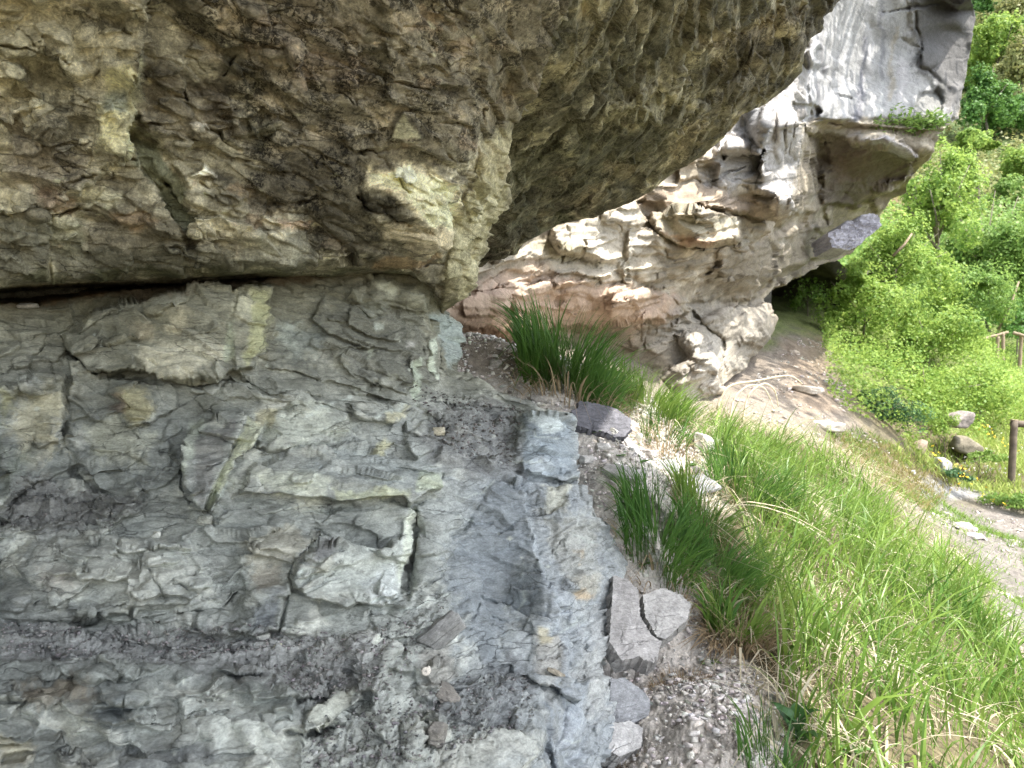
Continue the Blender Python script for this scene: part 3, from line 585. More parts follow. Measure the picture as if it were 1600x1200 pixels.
Q_([(150, 150), (172, 100), (222, 88), (220, 132), (205, 196), (190, 238), (150, 232), (154, 170)], .05, (.03, 0), 4, 6)
Q_([(200, 200), (240, 215), (292, 285), (304, 345), (298, 390), (255, 320), (215, 255)], -.05, (.02, 0), 5, 6)
Q_([(298, 338), (345, 338), (396, 354), (402, 368), (345, 364), (300, 364)], .06, (0, .02), 3.5, 6)
Q_([(438, 348), (470, 342), (490, 352), (487, 362), (452, 358)], .04, (0, .02), 3, 4)
Q_([(318, 372), (400, 364), (482, 364), (488, 400), (480, 420), (300, 434), (310, 400)], .05, (.01, .01), 4, 6)
Q_([(80, 340), (120, 330), (240, 350), (300, 385), (310, 430), (80, 440)], .02, (0, 0), 6, 8)
s2.dome([(560, 275), (600, 255), (650, 258), (724, 288), (722, 345), (700, 395), (640, 396), (600, 370), (570, 330)], .07, .6)
s2.crack([(556, 305), (590, 326), (640, 352)], 6, .03); s2.crack([(480, 330), (560, 410), (690, 414)], 5, .03)
Q_([(606, 222), (628, 176), (644, 180), (660, 214), (652, 222)], .04, (0, .04), 2.5, 3); s2.crack([(606, 225), (660, 225)], 2, .03, 3)
Q_([(298, 276), (318, 258), (326, 264), (340, 278)], .03, (0, .02), 2.5, 3); Q_([(295, 192), (322, 192), (320, 200), (300, 200)], .02, (0, 0), 2, 3)
Q_([(350, 190), (378, 178), (374, 200)], .02, (0, .02), 2, 3)
# corner buttress facets
Q_([(756, 168), (800, 150), (812, 190), (800, 214), (797, 310), (780, 330), (764, 370), (744, 440), (735, 470), (690, 486), (700, 410), (716, 350), (728, 295), (752, 232)], .02, (.03, 0), 5, 6)
Q_([(754, 232), (796, 216), (798, 262), (780, 285), (752, 290)], .035, (0, .03), 4, 6)
Q_([(728, 300), (750, 290), (782, 296), (770, 340), (735, 345)], .035, (.03, .03), 4, 6)
Q_([(712, 352), (760, 345), (748, 400), (705, 410)], .03, (.03, .03), 4, 6)
Q_([(696, 415), (750, 395), (738, 465), (694, 484)], .04, (0, .03), 5, 8)
s2.crack([(755, 170), (752, 230), (728, 296), (712, 352), (694, 410), (660, 416)], 3, .035, 6)
for a in ([(40, 60), (90, 100), (110, 130), (150, 110)], [(0, 70), (60, 80), (100, 110)], [(40, 150), (60, 190), (50, 240)], [(110, 290), (180, 250), (240, 265), (290, 320)], [(70, 345), (120, 322), (170, 340)],
          [(120, 20), (180, 40), (230, 0)], [(360, 40), (400, 100), (430, 140), (470, 200)], [(330, 200), (380, 240), (420, 260)], [(180, 240), (230, 250), (260, 290)], [(270, 0), (330, 40), (400, 60)], [(560, 240), (640, 230), (720, 250)], [(400, 300), (460, 320), (500, 300)]):
    s2.crack(a, 2.6, .028, 9); s2.step(a, 4, .014, 9, 50)
for _ in range(110):
    x, y = r_.uniform(0, 780), r_.uniform(0, 410); an = r_.gauss(.25, .6); l = r_.uniform(12, 45)
    s2.crack([(x, y), (x+l*.5*math.cos(an), y+l*.5*math.sin(an)+r_.uniform(-6, 6)), (x+l*math.cos(an), y+l*math.sin(an))], r_.uniform(1.3, 2.3), r_.uniform(.010, .026), 7)
PP = at(s2.Q[:, 0], s2.Q[:, 1], s2.D)
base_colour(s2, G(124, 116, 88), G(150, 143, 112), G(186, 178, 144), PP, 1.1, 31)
A_ = s2.paint
s2.speck[:] = .3
A_([(250, -500), (900, -500), (880, 40), (840, 130), (800, 200), (740, 250), (560, 260), (500, 330), (420, 320), (360, 200), (340, 90), (250, 20)], G(134, 124, 98), .72, 30, 40, speck=1.0)
for _ in range(70):
    x, y = r_.uniform(300, 860), r_.uniform(0, 420); a_ = r_.uniform(10, 34); A_([(x-a_, y), (x-a_*.2, y-a_*.6), (x+a_, y-.1*a_), (x+a_*.1, y+a_*.6)], G(*r_.choice([(176, 160, 124), (84, 76, 52), (78, 70, 50), (160, 136, 100)])), .6, 6, 18)
A_([(380, 230), (560, 240), (600, 400), (500, 415), (480, 340), (400, 300)], G(84, 76, 52), .6, 20, 24, speck=1.0)
A_([(380, 20), (500, 10), (620, 40), (560, 110), (440, 120)], G(138, 124, 98), .5, 24, 30, speck=.9); A_([(450, 70), (560, 80), (580, 130), (480, 130)], G(150, 130, 106), .5, 18, 24)
A_([(-400, -400), (200, -400), (215, 60), (210, 120), (190, 240), (120, 320), (60, 335), (-400, 335)], G(182, 174, 138), .85, 14, 20, speck=.35)
A_([(0, 170), (60, 200), (140, 240), (130, 290), (60, 300), (0, 290)], G(138, 126, 104), .7, 16, 20, speck=.5)
A_([(60, 130), (130, 170), (150, 230), (100, 250), (60, 200)], G(100, 94, 72), .5, 12, 18, speck=.8)
A_([(100, 0), (200, 20), (230, 60), (150, 60), (110, 40)], G(110, 106, 80), .5, 12, 18, speck=.9)
A_([(0, 60), (60, 70), (110, 120), (100, 160), (40, 160), (0, 140)], G(176, 168, 126), .55, 14, 18); A_([(20, 120), (70, 80), (110, 130), (100, 170), (70, 150)], G(84, 80, 58), .55, 12, 14, speck=.8)
A_([(155, 165), (175, 110), (205, 100), (216, 130), (204, 195), (190, 235), (155, 228)], G(196, 190, 132), .75, 8, 8, speck=.05); A_([(160, 145), (200, 140), (198, 175), (160, 175)], G(112, 122, 112), .7, 6, 7)
A_([(200, 196), (222, 88), (226, 100), (212, 200), (194, 238)], G(206, 204, 150), .7, 3, 4)
A_([(110, 300), (160, 290), (200, 310), (140, 325)], G(196, 192, 150), .6, 8, 10); A_([(60, 300), (120, 305), (110, 330), (60, 325)], G(170, 132, 100), .5, 8, 10)
A_([(205, 205), (245, 220), (290, 290), (300, 370), (250, 320), (212, 250)], G(106, 112, 76), .75, 6, 8, speck=.1)
A_([(190, 190), (225, 110), (260, 100), (350, 150), (370, 200), (300, 230), (240, 215)], G(112, 100, 76), .6, 14, 18, speck=.5)
A_([(0, 340), (60, 340), (75, 385), (66, 435), (0, 440)], G(116, 114, 90), .75, 6, 8, speck=.2); A_([(80, 345), (130, 335), (130, 400), (90, 400)], G(154, 156, 124), .6, 10, 12, speck=.1)
A_([(170, 330), (240, 325), (250, 350), (200, 370)], G(156, 128, 84), .6, 8, 10); A_([(90, 385), (300, 385), (400, 400), (480, 400), (480, 425), (80, 440)], G(98, 98, 76), .6, 10, 12, speck=.2)
A_([(300, 338), (396, 355), (400, 368), (300, 363)], G(196, 186, 148), .75, 4, 5, speck=.1); A_([(436, 340), (490, 345), (488, 360), (440, 358)], G(180, 146, 110), .6, 4, 5)
A_([(400, 368), (480, 366), (486, 398), (470, 412), (390, 408)], G(134, 132, 108), .7, 7, 8, speck=.2)
A_([(575, 265), (640, 258), (722, 290), (716, 340), (690, 380), (660, 340), (620, 300), (575, 285)], G(206, 194, 148), .9, 9, 10, speck=.06)
A_([(600, 350), (640, 340), (700, 360), (690, 398), (640, 398), (602, 370)], G(176, 160, 120), .7, 9, 10, speck=.3); A_([(560, 290), (610, 305), (650, 350), (620, 352), (568, 322)], G(60, 54, 34), .75, 6, 8, speck=.8)
A_([(600, 405), (690, 398), (660, 416), (585, 418)], G(176, 140, 84), .6, 5, 6)
A_([(608, 220), (630, 176), (658, 215)], G(164, 160, 120), .85, 3, 3, speck=.1); A_([(610, 222), (658, 222), (656, 230)], G(190, 186, 160), .7, 2, 2); A_([(300, 276), (322, 256), (340, 276)], G(206, 198, 170), .85, 3, 3, speck=0)
A_([(296, 192), (322, 192), (318, 200)], G(200, 192, 170), .8, 3, 3); A_([(352, 190), (378, 178), (374, 198)], G(150, 142, 116), .7, 3, 3); A_([(325, 10), (342, 20), (335, 36), (322, 28)], G(184, 174, 140), .6, 4, 4)
A_([(556, 200), (575, 195), (574, 220), (558, 222)], G(160, 150, 120), .6, 4, 4)
A_([(757, 225), (800, 190), (798, 310), (764, 370), (738, 470), (692, 484), (696, 410), (728, 296)], G(172, 164, 116), .72, 7, 8, speck=.15); A_([(730, 300), (780, 300), (765, 345), (735, 345)], G(178, 172, 132), .6, 6, 6)
A_([(690, 440), (720, 430), (715, 475), (694, 484)], G(104, 92, 50), .6, 8, 8)
A_([(760, 130), (860, 60), (880, 60), (805, 190), (760, 200)], G(126, 114, 80), .6, 12, 14, speck=.5)
for k in range(7):   # moss along joints and the foot of the face
    x = 30+k*90; A_([(x, 428), (x+50, 418), (x+80, 424), (x+40, 440)], G(84, 88, 34), .55, 5, 9)
A_([(255, 0), (290, -30), (330, 40), (380, 90), (430, 140), (400, 150), (340, 90), (280, 30)], G(76, 72, 40), .6, 12, 16, speck=.9)
A_([(560, 60), (600, 20), (620, 60), (590, 130)], G(78, 76, 40), .5, 12, 16); A_([(370, 150), (400, 130), (430, 220), (400, 230)], G(82, 80, 44), .55, 10, 16)
for _ in range(60):
    x, y = r_.uniform(0, 760), r_.uniform(0, 400); a = r_.uniform(2, 7)
    A_([(x-a, y), (x, y-a*.6), (x+a, y), (x, y+a*.6)], G(*r_.choice([(190, 182, 140), (178, 160, 124), (172, 172, 128)])), .65, 2, 4, speck=0)

for _ in range(110):
    x, y = rq.uniform(-20, 740), rq.uniform(0, 400); L_ = rq.uniform(20, 80); s2.shingle(x, y, L_, L_*rq.uniform(.3, .7), rq.gauss(.1, .35), rq.uniform(.005, .016), rq, .1)
# ---------------------------------------------------------------- overhang: underside beyond the buttress
LIP = [(-640, 1560), (-200, 1400), (0, 1312), (17, 1300), (30, 1283), (45, 1287), (60, 1266), (85, 1255), (112, 1254), (140, 1226), (160, 1200), (180, 1160), (215, 1131), (242, 1100), (270, 1052), (288, 1030), (297, 1020), (312, 995), (322, 970), (337, 930), (352, 872), (380, 818), (398, 808), (401, 768), (420, 750)]
ys = np.r_[np.linspace(-640, -8, 70), np.linspace(0, 412, 300)]
xr = interp_rows(ys, LIP)+0; xa = interp_rows(ys, ARR)-110
xa = np.minimum(xa, xr-40)
CT = [(900, -640, 1.25), (1500, -640, 1.9), (1000, -300, 1.75), (1400, -250, 2.7), (900, 0, 2.15), (870, 100, 2.38), (1000, 0, 2.45), (1100, 0, 2.85), (1200, 0, 3.3), (1312, 0, 3.8), (820, 200, 2.9), (800, 300, 3.45), (780, 380, 4.1), (765, 405, 4.4),
      (900, 150, 2.75), (1000, 100, 2.9), (1100, 100, 3.25), (1200, 80, 3.6), (1260, 70, 3.8), (1180, 160, 3.95), (1100, 240, 4.2), (1000, 200, 3.4), (900, 250, 3.4), (1050, 265, 4.25), (1000, 300, 4.35), (900, 335, 4.4), (850, 330, 4.15), (700, 300, 3.4), (700, 400, 4.3), (870, 350, 4.5)]
s3 = Sheet(ys, xa, xr, 420, CT, fold=(16, 0), foldvec=(-.03, .03, .16), seed=37)
s3.D -= 0
for a in ([(830, 230), (900, 180), (960, 176), (1050, 140)], [(860, 290), (940, 262), (1010, 230), (1080, 180)], [(800, 340), (860, 345), (930, 320)], [(930, 120), (1000, 90), (1080, 80), (1180, 40)], [(1000, 190), (1060, 200), (1120, 170)], [(880, 130), (920, 60), (960, 0)]):
    s3.step(a, 4, .05, 12, 60); s3.crack(a, 3, .04, 12)
s3.plate([(830, 225), (900, 180), (935, 176), (920, 190), (850, 235)], -.05, (0, 0), 5, 8); s3.plate([(940, 170), (1060, 120), (1150, 130), (1090, 220), (1000, 240)], .05, (0, 0), 8, 14)
s3.plate([(1180, 60), (1287, 0), (1330, -60), (1290, 60), (1180, 170), (1120, 200)], .06, (0, 0), 8, 10); s3.plate([(768, 370), (880, 330), (1000, 290), (1040, 290), (870, 352), (768, 402)], .05, (0, 0), 6, 8)
PP = at(s3.Q[:, 0], s3.Q[:, 1], s3.D)
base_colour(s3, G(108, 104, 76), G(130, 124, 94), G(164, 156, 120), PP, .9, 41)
s3.speck[:] = .6; A_ = s3.paint
A_([(800, 250), (900, 200), (1000, 180), (1050, 230), (900, 330), (770, 380)], G(96, 96, 62), .6, 20, 26, speck=.7); A_([(1150, 60), (1300, 0), (1280, 60), (1180, 150), (1100, 190)], G(98, 90, 72), .6, 20, 20, speck=.9)
A_([(920, 170), (1000, 150), (1080, 150), (1060, 180), (960, 200)], G(150, 142, 96), .55, 10, 14); A_([(1100, 60), (1200, 30), (1250, 20), (1160, 100), (1110, 110)], G(140, 124, 88), .6, 16, 20); A_([(870, 235), (900, 230), (896, 245), (875, 246)], G(160, 154, 104), .6, 4, 5)
A_([(980, 20), (1080, 0), (1120, 30), (1020, 60)], G(134, 124, 88), .6, 16, 20); A_([(1050, 200), (1100, 180), (1090, 225), (1050, 250)], G(146, 132, 92), .5, 10, 12)
A_([(860, 90), (930, 30), (960, 30), (900, 120), (850, 170)], G(134, 124, 84), .6, 12, 14)
for _ in range(60):
    x, y = r_.uniform(770, 1290), r_.uniform(0, 400); a_ = r_.uniform(12, 36); A_([(x-a_, y+.3*a_), (x-a_*.2, y-a_*.5), (x+a_, y-.5*a_), (x+a_*.1, y+a_*.5)], G(*r_.choice([(168, 156, 112), (74, 72, 48), (84, 78, 54), (146, 132, 94)])), .55, 6, 16)
A_([(830, 360), (870, 335), (910, 335), (870, 356), (820, 380)], G(96, 104, 72), .6, 7, 8)

s1.contrast = (1.0, 1.08); s1.col = s1.col*np.array([.975, 1.0, 1.0])*(1-.2*ss(810, 870, s1.Q[:, 0])*ss(740, 790, s1.Q[:, 1]))[:, None]; s2.contrast = (1.42, 1.14); s3.contrast = (1.5, 1.02)
s3.calm = .75*np.tile(np.r_[ss(.955, .995, np.linspace(0, 1, s3.nx)), np.ones(s3.nf)*.4], s3.R)
overhang = empty('rock_overhang', (0, 2.4, 2.4), label='brown lichen-stained rock overhang jutting out above the grey rock face and the grass', cat='cliff', kind='structure')
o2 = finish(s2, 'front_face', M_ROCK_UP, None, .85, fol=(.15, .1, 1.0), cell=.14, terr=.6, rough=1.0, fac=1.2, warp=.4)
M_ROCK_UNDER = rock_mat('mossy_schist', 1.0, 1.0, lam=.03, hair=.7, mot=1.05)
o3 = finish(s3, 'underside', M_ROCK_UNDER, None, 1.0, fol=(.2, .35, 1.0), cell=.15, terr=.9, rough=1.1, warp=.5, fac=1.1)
lower = finish(s1, 'rock_face', M_ROCK_LOW, None, .85, fol=(.05, .3, 1.0), cell=.15, terr=1.5)
tag(lower, 'pale grey foliated rock face with cracks, ledges and fluted outer corner below the overhang', 'rock face', kind='structure')

def slab_grid(pts_fn, nu, nv):
    u, v = np.meshgrid(np.linspace(0, 1, nu), np.linspace(0, 1, nv)); P = pts_fn(u.ravel(), v.ravel())
    a = (np.arange(nv-1)[:, None]*nu+np.arange(nu-1)[None]).ravel(); F = np.stack([a, a+1, a+nu+1, a+nu], 1)
    return P, F
# the roof of the overhang goes on over and behind the camera; the wall goes on beside it
def roof_pts(u, v):
    y = 2.4 - 3.4*v
    lip = np.interp(y, [-1, -.4, 0, 1.0, 1.9, 2.4], [.4, 1.2, 1.62, 1.87, 2.0, 1.98])
    x = -3 + (lip+3)*np.minimum(u/.8, 1)
    z = 2.95 + .30*np.clip((x+1)/3, 0, 1.4) + np.maximum(u-.8, 0)/.2*1.0
    return np.stack([x, y, z+.1*fbm(np.stack([x, y, z], 1)*1.5, 3, 5)], 1)
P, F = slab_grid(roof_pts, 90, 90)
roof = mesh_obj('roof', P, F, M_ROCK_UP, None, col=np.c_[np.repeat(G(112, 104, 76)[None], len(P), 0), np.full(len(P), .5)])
def wall_pts(u, v):
    y = 1.15 - 6.5*u; z = -.3 + 5.4*v; x = -1.7 - .9*u - .25*np.sin(y*1.3) + .35*(v-.4)**2
    P = np.stack([x, y, z], 1); P[:, 0] += .12*fbm(P*2, 4, 9); return P
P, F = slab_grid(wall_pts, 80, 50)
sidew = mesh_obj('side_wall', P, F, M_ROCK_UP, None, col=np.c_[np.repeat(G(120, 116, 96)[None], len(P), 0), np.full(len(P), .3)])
put_parts(overhang, [o2, o3, roof, sidew])
# ================================================================== the cliff band further along
ys = np.r_[np.linspace(-420, -6, 60), np.linspace(0, 690, 400)]
SIL = [(-420, 1600), (-100, 1530), (-5, 1515), (4, 1518), (10, 1521), (30, 1524), (50, 1521), (90, 1514), (120, 1510), (155, 1502), (185, 1496), (192, 1486), (198, 1479), (206, 1472), (225, 1465), (245, 1455), (258, 1436), (275, 1425), (290, 1421), (304, 1420), (312, 1398), (328, 1376), (350, 1362), (375, 1345), (393, 1330), (405, 1312), (420, 1270), (437, 1237), (450, 1212), (466, 1196), (480, 1197), (500, 1208), (520, 1206), (540, 1196), (562, 1176), (580, 1160), (600, 1135), (640, 1128), (690, 1120)]
xr = interp_rows(ys, SIL)
CT = [(560, -400, 3.8), (900, -400, 5.2), (1250, -400, 8.4), (1560, -400, 11.2), (600, 0, 4.2), (900, 0, 5.5), (1290, 0, 9.6), (1400, 0, 10.8), (1520, 0, 12.2), (1260, 110, 9.4), (1350, 100, 10.8), (1430, 60, 11.6), (1510, 110, 12.4), (1480, 180, 12.0), (1420, 180, 11.3), (1300, 180, 10.4),
      (1270, 195, 10.0), (1350, 197, 10.9), (1470, 203, 11.6), (1280, 240, 10.9), (1350, 230, 10.9), (1450, 235, 11.7), (1300, 300, 12.0), (1380, 290, 12.8), (1420, 270, 12.6), (1300, 350, 13.0), (1360, 340, 13.6), (1250, 350, 11.2), (1300, 400, 14.0),
      (600, 500, 4.1), (600, 300, 4.1), (600, 600, 4.2), (700, 495, 4.6), (760, 470, 5.0), (760, 530, 5.3), (700, 530, 4.9), (850, 515, 6.3), (850, 440, 5.6), (860, 360, 5.5), (950, 330, 6.0), (960, 430, 6.3), (960, 500, 6.9), (940, 530, 7.4),
      (1040, 290, 6.9), (1030, 400, 7.0), (1040, 470, 7.6), (1100, 280, 7.4), (1120, 350, 7.4), (1110, 400, 8.0), (1180, 200, 7.9), (1180, 300, 8.2), (1235, 200, 8.4), (1230, 320, 8.7), (1215, 120, 8.2), (1180, 350, 8.8), (1180, 420, 9.6), (1190, 460, 10.6), (1130, 465, 9.4),
      (1250, 420, 12.4), (1000, 550, 7.9), (1040, 520, 7.95), (1030, 570, 7.95), (1090, 500, 8.6), (1100, 540, 8.4), (1120, 580, 8.3), (1080, 610, 8.1), (1000, 610, 8.0), (1150, 510, 9.8), (1190, 510, 10.3), (1160, 560, 9.9), (900, 600, 7.2), (1000, 690, 7.6), (1110, 680, 8.3), (800, 600, 5.9)]
s4 = Sheet(ys, 590, xr, 640, CT, fold=(12, .06), seed=53)
s4.wx *= 1.0
p = s4.plate; st = s4.step
def c(pts, w, dep, warp=8): s4.crack(pts, w, dep*.45, warp)
# upper face and its corner
p([(1264, -420), (1600, -420), (1540, 20), (1528, 60), (1500, 150), (1488, 188), (1400, 186), (1340, 190), (1270, 188), (1264, 100)], .25, (0, 0), 5, 6)
p([(1425, -20), (1530, -40), (1530, 60), (1505, 140), (1470, 150), (1440, 110), (1428, 60)], .18, (.0, 0), 6, 9)
p([(1475, -120), (1560, -120), (1524, 6), (1500, 12), (1470, -2)], .9, (0, 0), 4, 6)
c([(1262, 120), (1300, 150), (1330, 155)], 2.5, .18); c([(1325, 100), (1345, 112), (1350, 118)], 2, .12); c([(1380, 22), (1410, 14), (1440, 8), (1500, 2)], 3.5, .35, 6); c([(1340, 20), (1345, 35), (1360, 40)], 3, .2)
c([(1432, 20), (1436, 60), (1434, 100), (1450, 112), (1478, 98), (1510, 90)], 2.6, .2); c([(1450, 112), (1470, 130), (1480, 138)], 2.5, .18); c([(1408, 60), (1420, 70), (1436, 76)], 3, .15)
p([(1435, 150), (1478, 140), (1470, 170), (1450, 188), (1430, 186)], -.25, (0, 0), 6, 8); p([(1470, 140), (1502, 130), (1490, 184), (1470, 190)], .2, (.0, 0), 4, 8)
# grassy shelf and the lip below it
st([(1240, 196), (1300, 192), (1350, 196), (1400, 200), (1475, 204)], 3, .35, 5, 60); c([(1262, 190), (1350, 192), (1420, 196), (1480, 198)], 3, .3, 4)
p([(1262, 196), (1340, 196), (1470, 205), (1462, 228), (1440, 246), (1400, 232), (1350, 222), (1300, 215), (1262, 205)], .4, (0, -.2), 4, 8)
p([(1345, 220), (1400, 216), (1438, 244), (1430, 250), (1380, 236), (1350, 228)], .3, (0, -.1), 3, 6)
p([(1262, 210), (1290, 215), (1280, 300), (1290, 350), (1250, 350), (1250, 260)], -.5, (0, 0), 6, 8); c([(1280, 250), (1276, 280), (1290, 310)], 4, .2)
st([(1200, 360), (1260, 330), (1330, 318), (1400, 300), (1425, 262)], 4, .35, 10, 70); p([(1385, 285), (1425, 272), (1424, 306), (1395, 314), (1370, 330), (1372, 300)], .25, (0, 0), 4, 8)
st([(1180, 460), (1240, 415), (1290, 392), (1340, 372)], 4, .5, 10, 60); c([(1262, 395), (1300, 380), (1340, 360)], 4, .25)
# hanging white pillar and the steps beside it
p([(1205, 105), (1252, 85), (1275, 70), (1268, 120), (1278, 150), (1256, 185), (1240, 200), (1246, 240), (1244, 300), (1232, 338), (1218, 342), (1212, 300), (1190, 296), (1188, 210), (1196, 150)], .45, (0, 0), 4, 7)
for x in (1216, 1228, 1238): p([(x-4, 170), (x+3, 168), (x+4, 320), (x-2, 330)], .12, (0, 0), 3, 4)
c([(1222, 180), (1224, 320)], 2, .12, 3); c([(1233, 190), (1234, 310)], 2, .12, 3)
p([(1238, 160), (1278, 166), (1284, 176), (1270, 190), (1240, 192)], -.4, (0, 0), 4, 5); p([(1240, 196), (1262, 198), (1264, 240), (1250, 268), (1244, 262)], .2, (0, 0), 4, 6)
p([(1145, 172), (1188, 166), (1206, 176), (1204, 200), (1182, 240), (1156, 232), (1120, 240), (1130, 205)], .5, (.2, .1), 3, 5); p([(1166, 172), (1204, 176), (1200, 205), (1182, 238), (1168, 226)], .14, (-.6, 0), 3, 3)
p([(1056, 252), (1120, 240), (1132, 262), (1120, 276), (1060, 282)], .35, (0, .2), 4, 6); c([(1050, 284), (1120, 280), (1160, 262)], 4, .25)
p([(1010, 292), (1110, 284), (1215, 296), (1216, 318), (1215, 338), (1150, 326), (1080, 318), (1015, 316)], .35, (0, .4), 4, 6); c([(1000, 320), (1080, 322), (1150, 335), (1215, 342)], 4, .3)
p([(1140, 210), (1190, 210), (1192, 270), (1185, 292), (1120, 284), (1130, 250)], .28, (0, .2), 4, 6)
p([(1018, 330), (1060, 324), (1110, 328), (1150, 348), (1150, 372), (1108, 382), (1056, 378), (1022, 356)], .45, (0, .25), 3.5, 5); c([(1030, 366), (1060, 380), (1110, 386), (1150, 376)], 4, .35)
for a in ([(1000, 400), (1070, 394), (1140, 380), (1180, 366)], [(1010, 420), (1080, 418), (1120, 405)], [(1020, 440), (1090, 432), (1150, 410)], [(1000, 385), (1050, 388)]):
    st(a, 3, .14, 7, 30); c(a, 2.5, .15, 7)
p([(985, 360), (1030, 370), (1042, 420), (1030, 450), (1000, 440), (982, 410)], .2, (0, 0), 6, 9)
p([(1130, 400), (1220, 360), (1290, 350), (1260, 400), (1200, 440), (1150, 460), (1100, 460)], .3, (0, 0), 8, 12); c([(1140, 340), (1142, 400), (1138, 440)], 3, .15)
p([(860, 360), (905, 350), (960, 336), (996, 312), (998, 350), (985, 360), (985, 430), (974, 442), (965, 410), (930, 400), (880, 392)], .2, (0, 0), 4, 8); p([(974, 420), (990, 415), (986, 444), (980, 446)], .12, (0, 0), 2, 2)
for x in (880, 910, 940, 965): c([(x, 350), (x+4, 380), (x, 410)], 4, .1, 10)
p([(690, 486), (760, 455), (850, 440), (940, 450), (1010, 455), (1080, 474), (1070, 488), (1000, 500), (900, 512), (820, 516), (730, 506), (700, 500)], .35, (0, .3), 6, 10)
st([(1085, 478), (1000, 492), (920, 508), (830, 516), (740, 508), (700, 500)], 5, -.0, 8, 50)
for a in ([(760, 440), (820, 420), (900, 430)], [(780, 470), (860, 460), (960, 470), (1040, 462)], [(720, 482), (800, 486), (900, 484)], [(830, 405), (880, 398), (930, 412)], [(890, 450), (960, 445), (1010, 450)]):
    c(a, 3, .08, 12); st(a, 3, .06, 12, 30)
# footings
s4.dome([(1000, 505), (1050, 490), (1082, 484), (1084, 520), (1060, 528), (1000, 530)], .1); s4.dome([(1056, 520), (1100, 510), (1124, 530), (1134, 566), (1120, 606), (1100, 630), (1060, 660), (1010, 640), (1040, 590), (1070, 560)], .55, .5)
s4.dome([(1084, 492), (1150, 478), (1198, 476), (1212, 505), (1204, 535), (1170, 572), (1140, 584), (1126, 540), (1108, 515)], .5, .5); c([(1084, 490), (1100, 512), (1130, 532), (1134, 590)], 4, .3, 6); c([(1030, 520), (1060, 516), (1088, 530)], 3.5, .15)
c([(1084, 478), (1140, 474), (1200, 470)], 4, .4, 5)
for k in range(60):
    x, y = r_.uniform(700, 1420), r_.uniform(130, 520); l = r_.uniform(8, 34); an = r_.gauss(-.3, .35)
    c([(x, y), (x+l*math.cos(an), y+l*math.sin(an))], 1.7, r_.uniform(.03, .1), 6)
PP = at(s4.Q[:, 0], s4.Q[:, 1], s4.D)
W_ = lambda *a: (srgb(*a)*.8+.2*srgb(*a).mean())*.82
base_colour(s4, W_(150, 138, 116), W_(174, 161, 137), W_(196, 184, 160), PP, .35, 61)
A_ = s4.paint
A_([(600, 440), (760, 440), (900, 430), (1060, 470), (1060, 500), (900, 520), (720, 540), (600, 560)], W_(190, 160, 134), .8, 14, 16)
A_([(690, 500), (760, 480), (830, 500), (800, 530), (720, 536)], W_(146, 112, 78), .6, 10, 12); A_([(740, 440), (830, 400), (880, 420), (850, 470), (760, 480)], W_(196, 170, 148), .65, 12, 14)
A_([(760, 400), (860, 360), (990, 320), (998, 400), (970, 440), (880, 430), (840, 400), (780, 430)], W_(200, 192, 174), .7, 12, 14); A_([(830, 380), (880, 372), (930, 400), (880, 410)], W_(150, 142, 100), .5, 6, 9)
A_([(1000, 300), (1100, 290), (1190, 310), (1190, 330), (1080, 322), (1000, 325)], W_(164, 142, 118), .6, 6, 8); A_([(1022, 335), (1060, 326), (1148, 350), (1140, 375), (1060, 376)], W_(186, 178, 150), .7, 6, 6); A_([(1035, 362), (1100, 372), (1148, 366), (1110, 383), (1060, 378)], W_(184, 140, 104), .6, 4, 5)
A_([(1130, 150), (1210, 110), (1280, 60), (1280, 180), (1246, 200), (1246, 300), (1225, 342), (1215, 300), (1100, 290), (1110, 240)], W_(172, 171, 171), .7, 10, 12)
A_([(1166, 172), (1204, 176), (1200, 205), (1182, 238), (1168, 226)], W_(120, 122, 124), .8, 3, 3); A_([(1240, 165), (1280, 170), (1270, 188), (1240, 190)], W_(110, 104, 98), .6, 3, 4)
A_([(1262, -420), (1600, -420), (1530, 60), (1490, 190), (1400, 186), (1262, 188)], W_(174, 175, 176), .85, 6, 6)
for x, y0, y1, w_, cc, kk in ((1290, -100, 190, 7, (116, 115, 118), .7), (1310, -60, 150, 5, (196, 194, 192), .5), (1330, -300, 190, 8, (204, 204, 204), .7), (1352, 60, 185, 7, (96, 98, 110), .75), (1366, -200, 120, 9, (206, 204, 204), .7), (1385, -200, 160, 5, (120, 120, 128), .6), (1400, 40, 150, 7, (176, 164, 140), .6), (1270, 80, 190, 6, (194, 193, 193), .6), (1345, 120, 185, 6, (116, 118, 130), .5), (1415, 100, 180, 9, (206, 200, 202), .5), (1378, 130, 188, 7, (206, 208, 204), .5)):
    s4.streak([(x, y0), (x-5, (y0+y1)/2), (x-8, y1)], w_, W_(*cc), kk, 10, .8)
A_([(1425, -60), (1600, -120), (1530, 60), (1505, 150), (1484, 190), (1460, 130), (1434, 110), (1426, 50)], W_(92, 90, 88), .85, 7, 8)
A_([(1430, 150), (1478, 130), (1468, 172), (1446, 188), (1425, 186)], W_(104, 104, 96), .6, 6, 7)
A_([(1270, 212), (1340, 222), (1440, 250), (1425, 270), (1380, 300), (1300, 330), (1270, 300)], W_(104, 93, 79), .8, 8, 10); A_([(1300, 240), (1360, 235), (1370, 270), (1310, 280)], W_(128, 106, 88), .5, 8, 9)
A_([(1290, 205), (1350, 202), (1350, 216), (1310, 212)], W_(196, 194, 200), .6, 4, 5); A_([(1345, 220), (1400, 216), (1436, 244), (1400, 238)], W_(192, 190, 198), .7, 4, 5)  # pale patches paint sunlight onto the block edges below the shelf
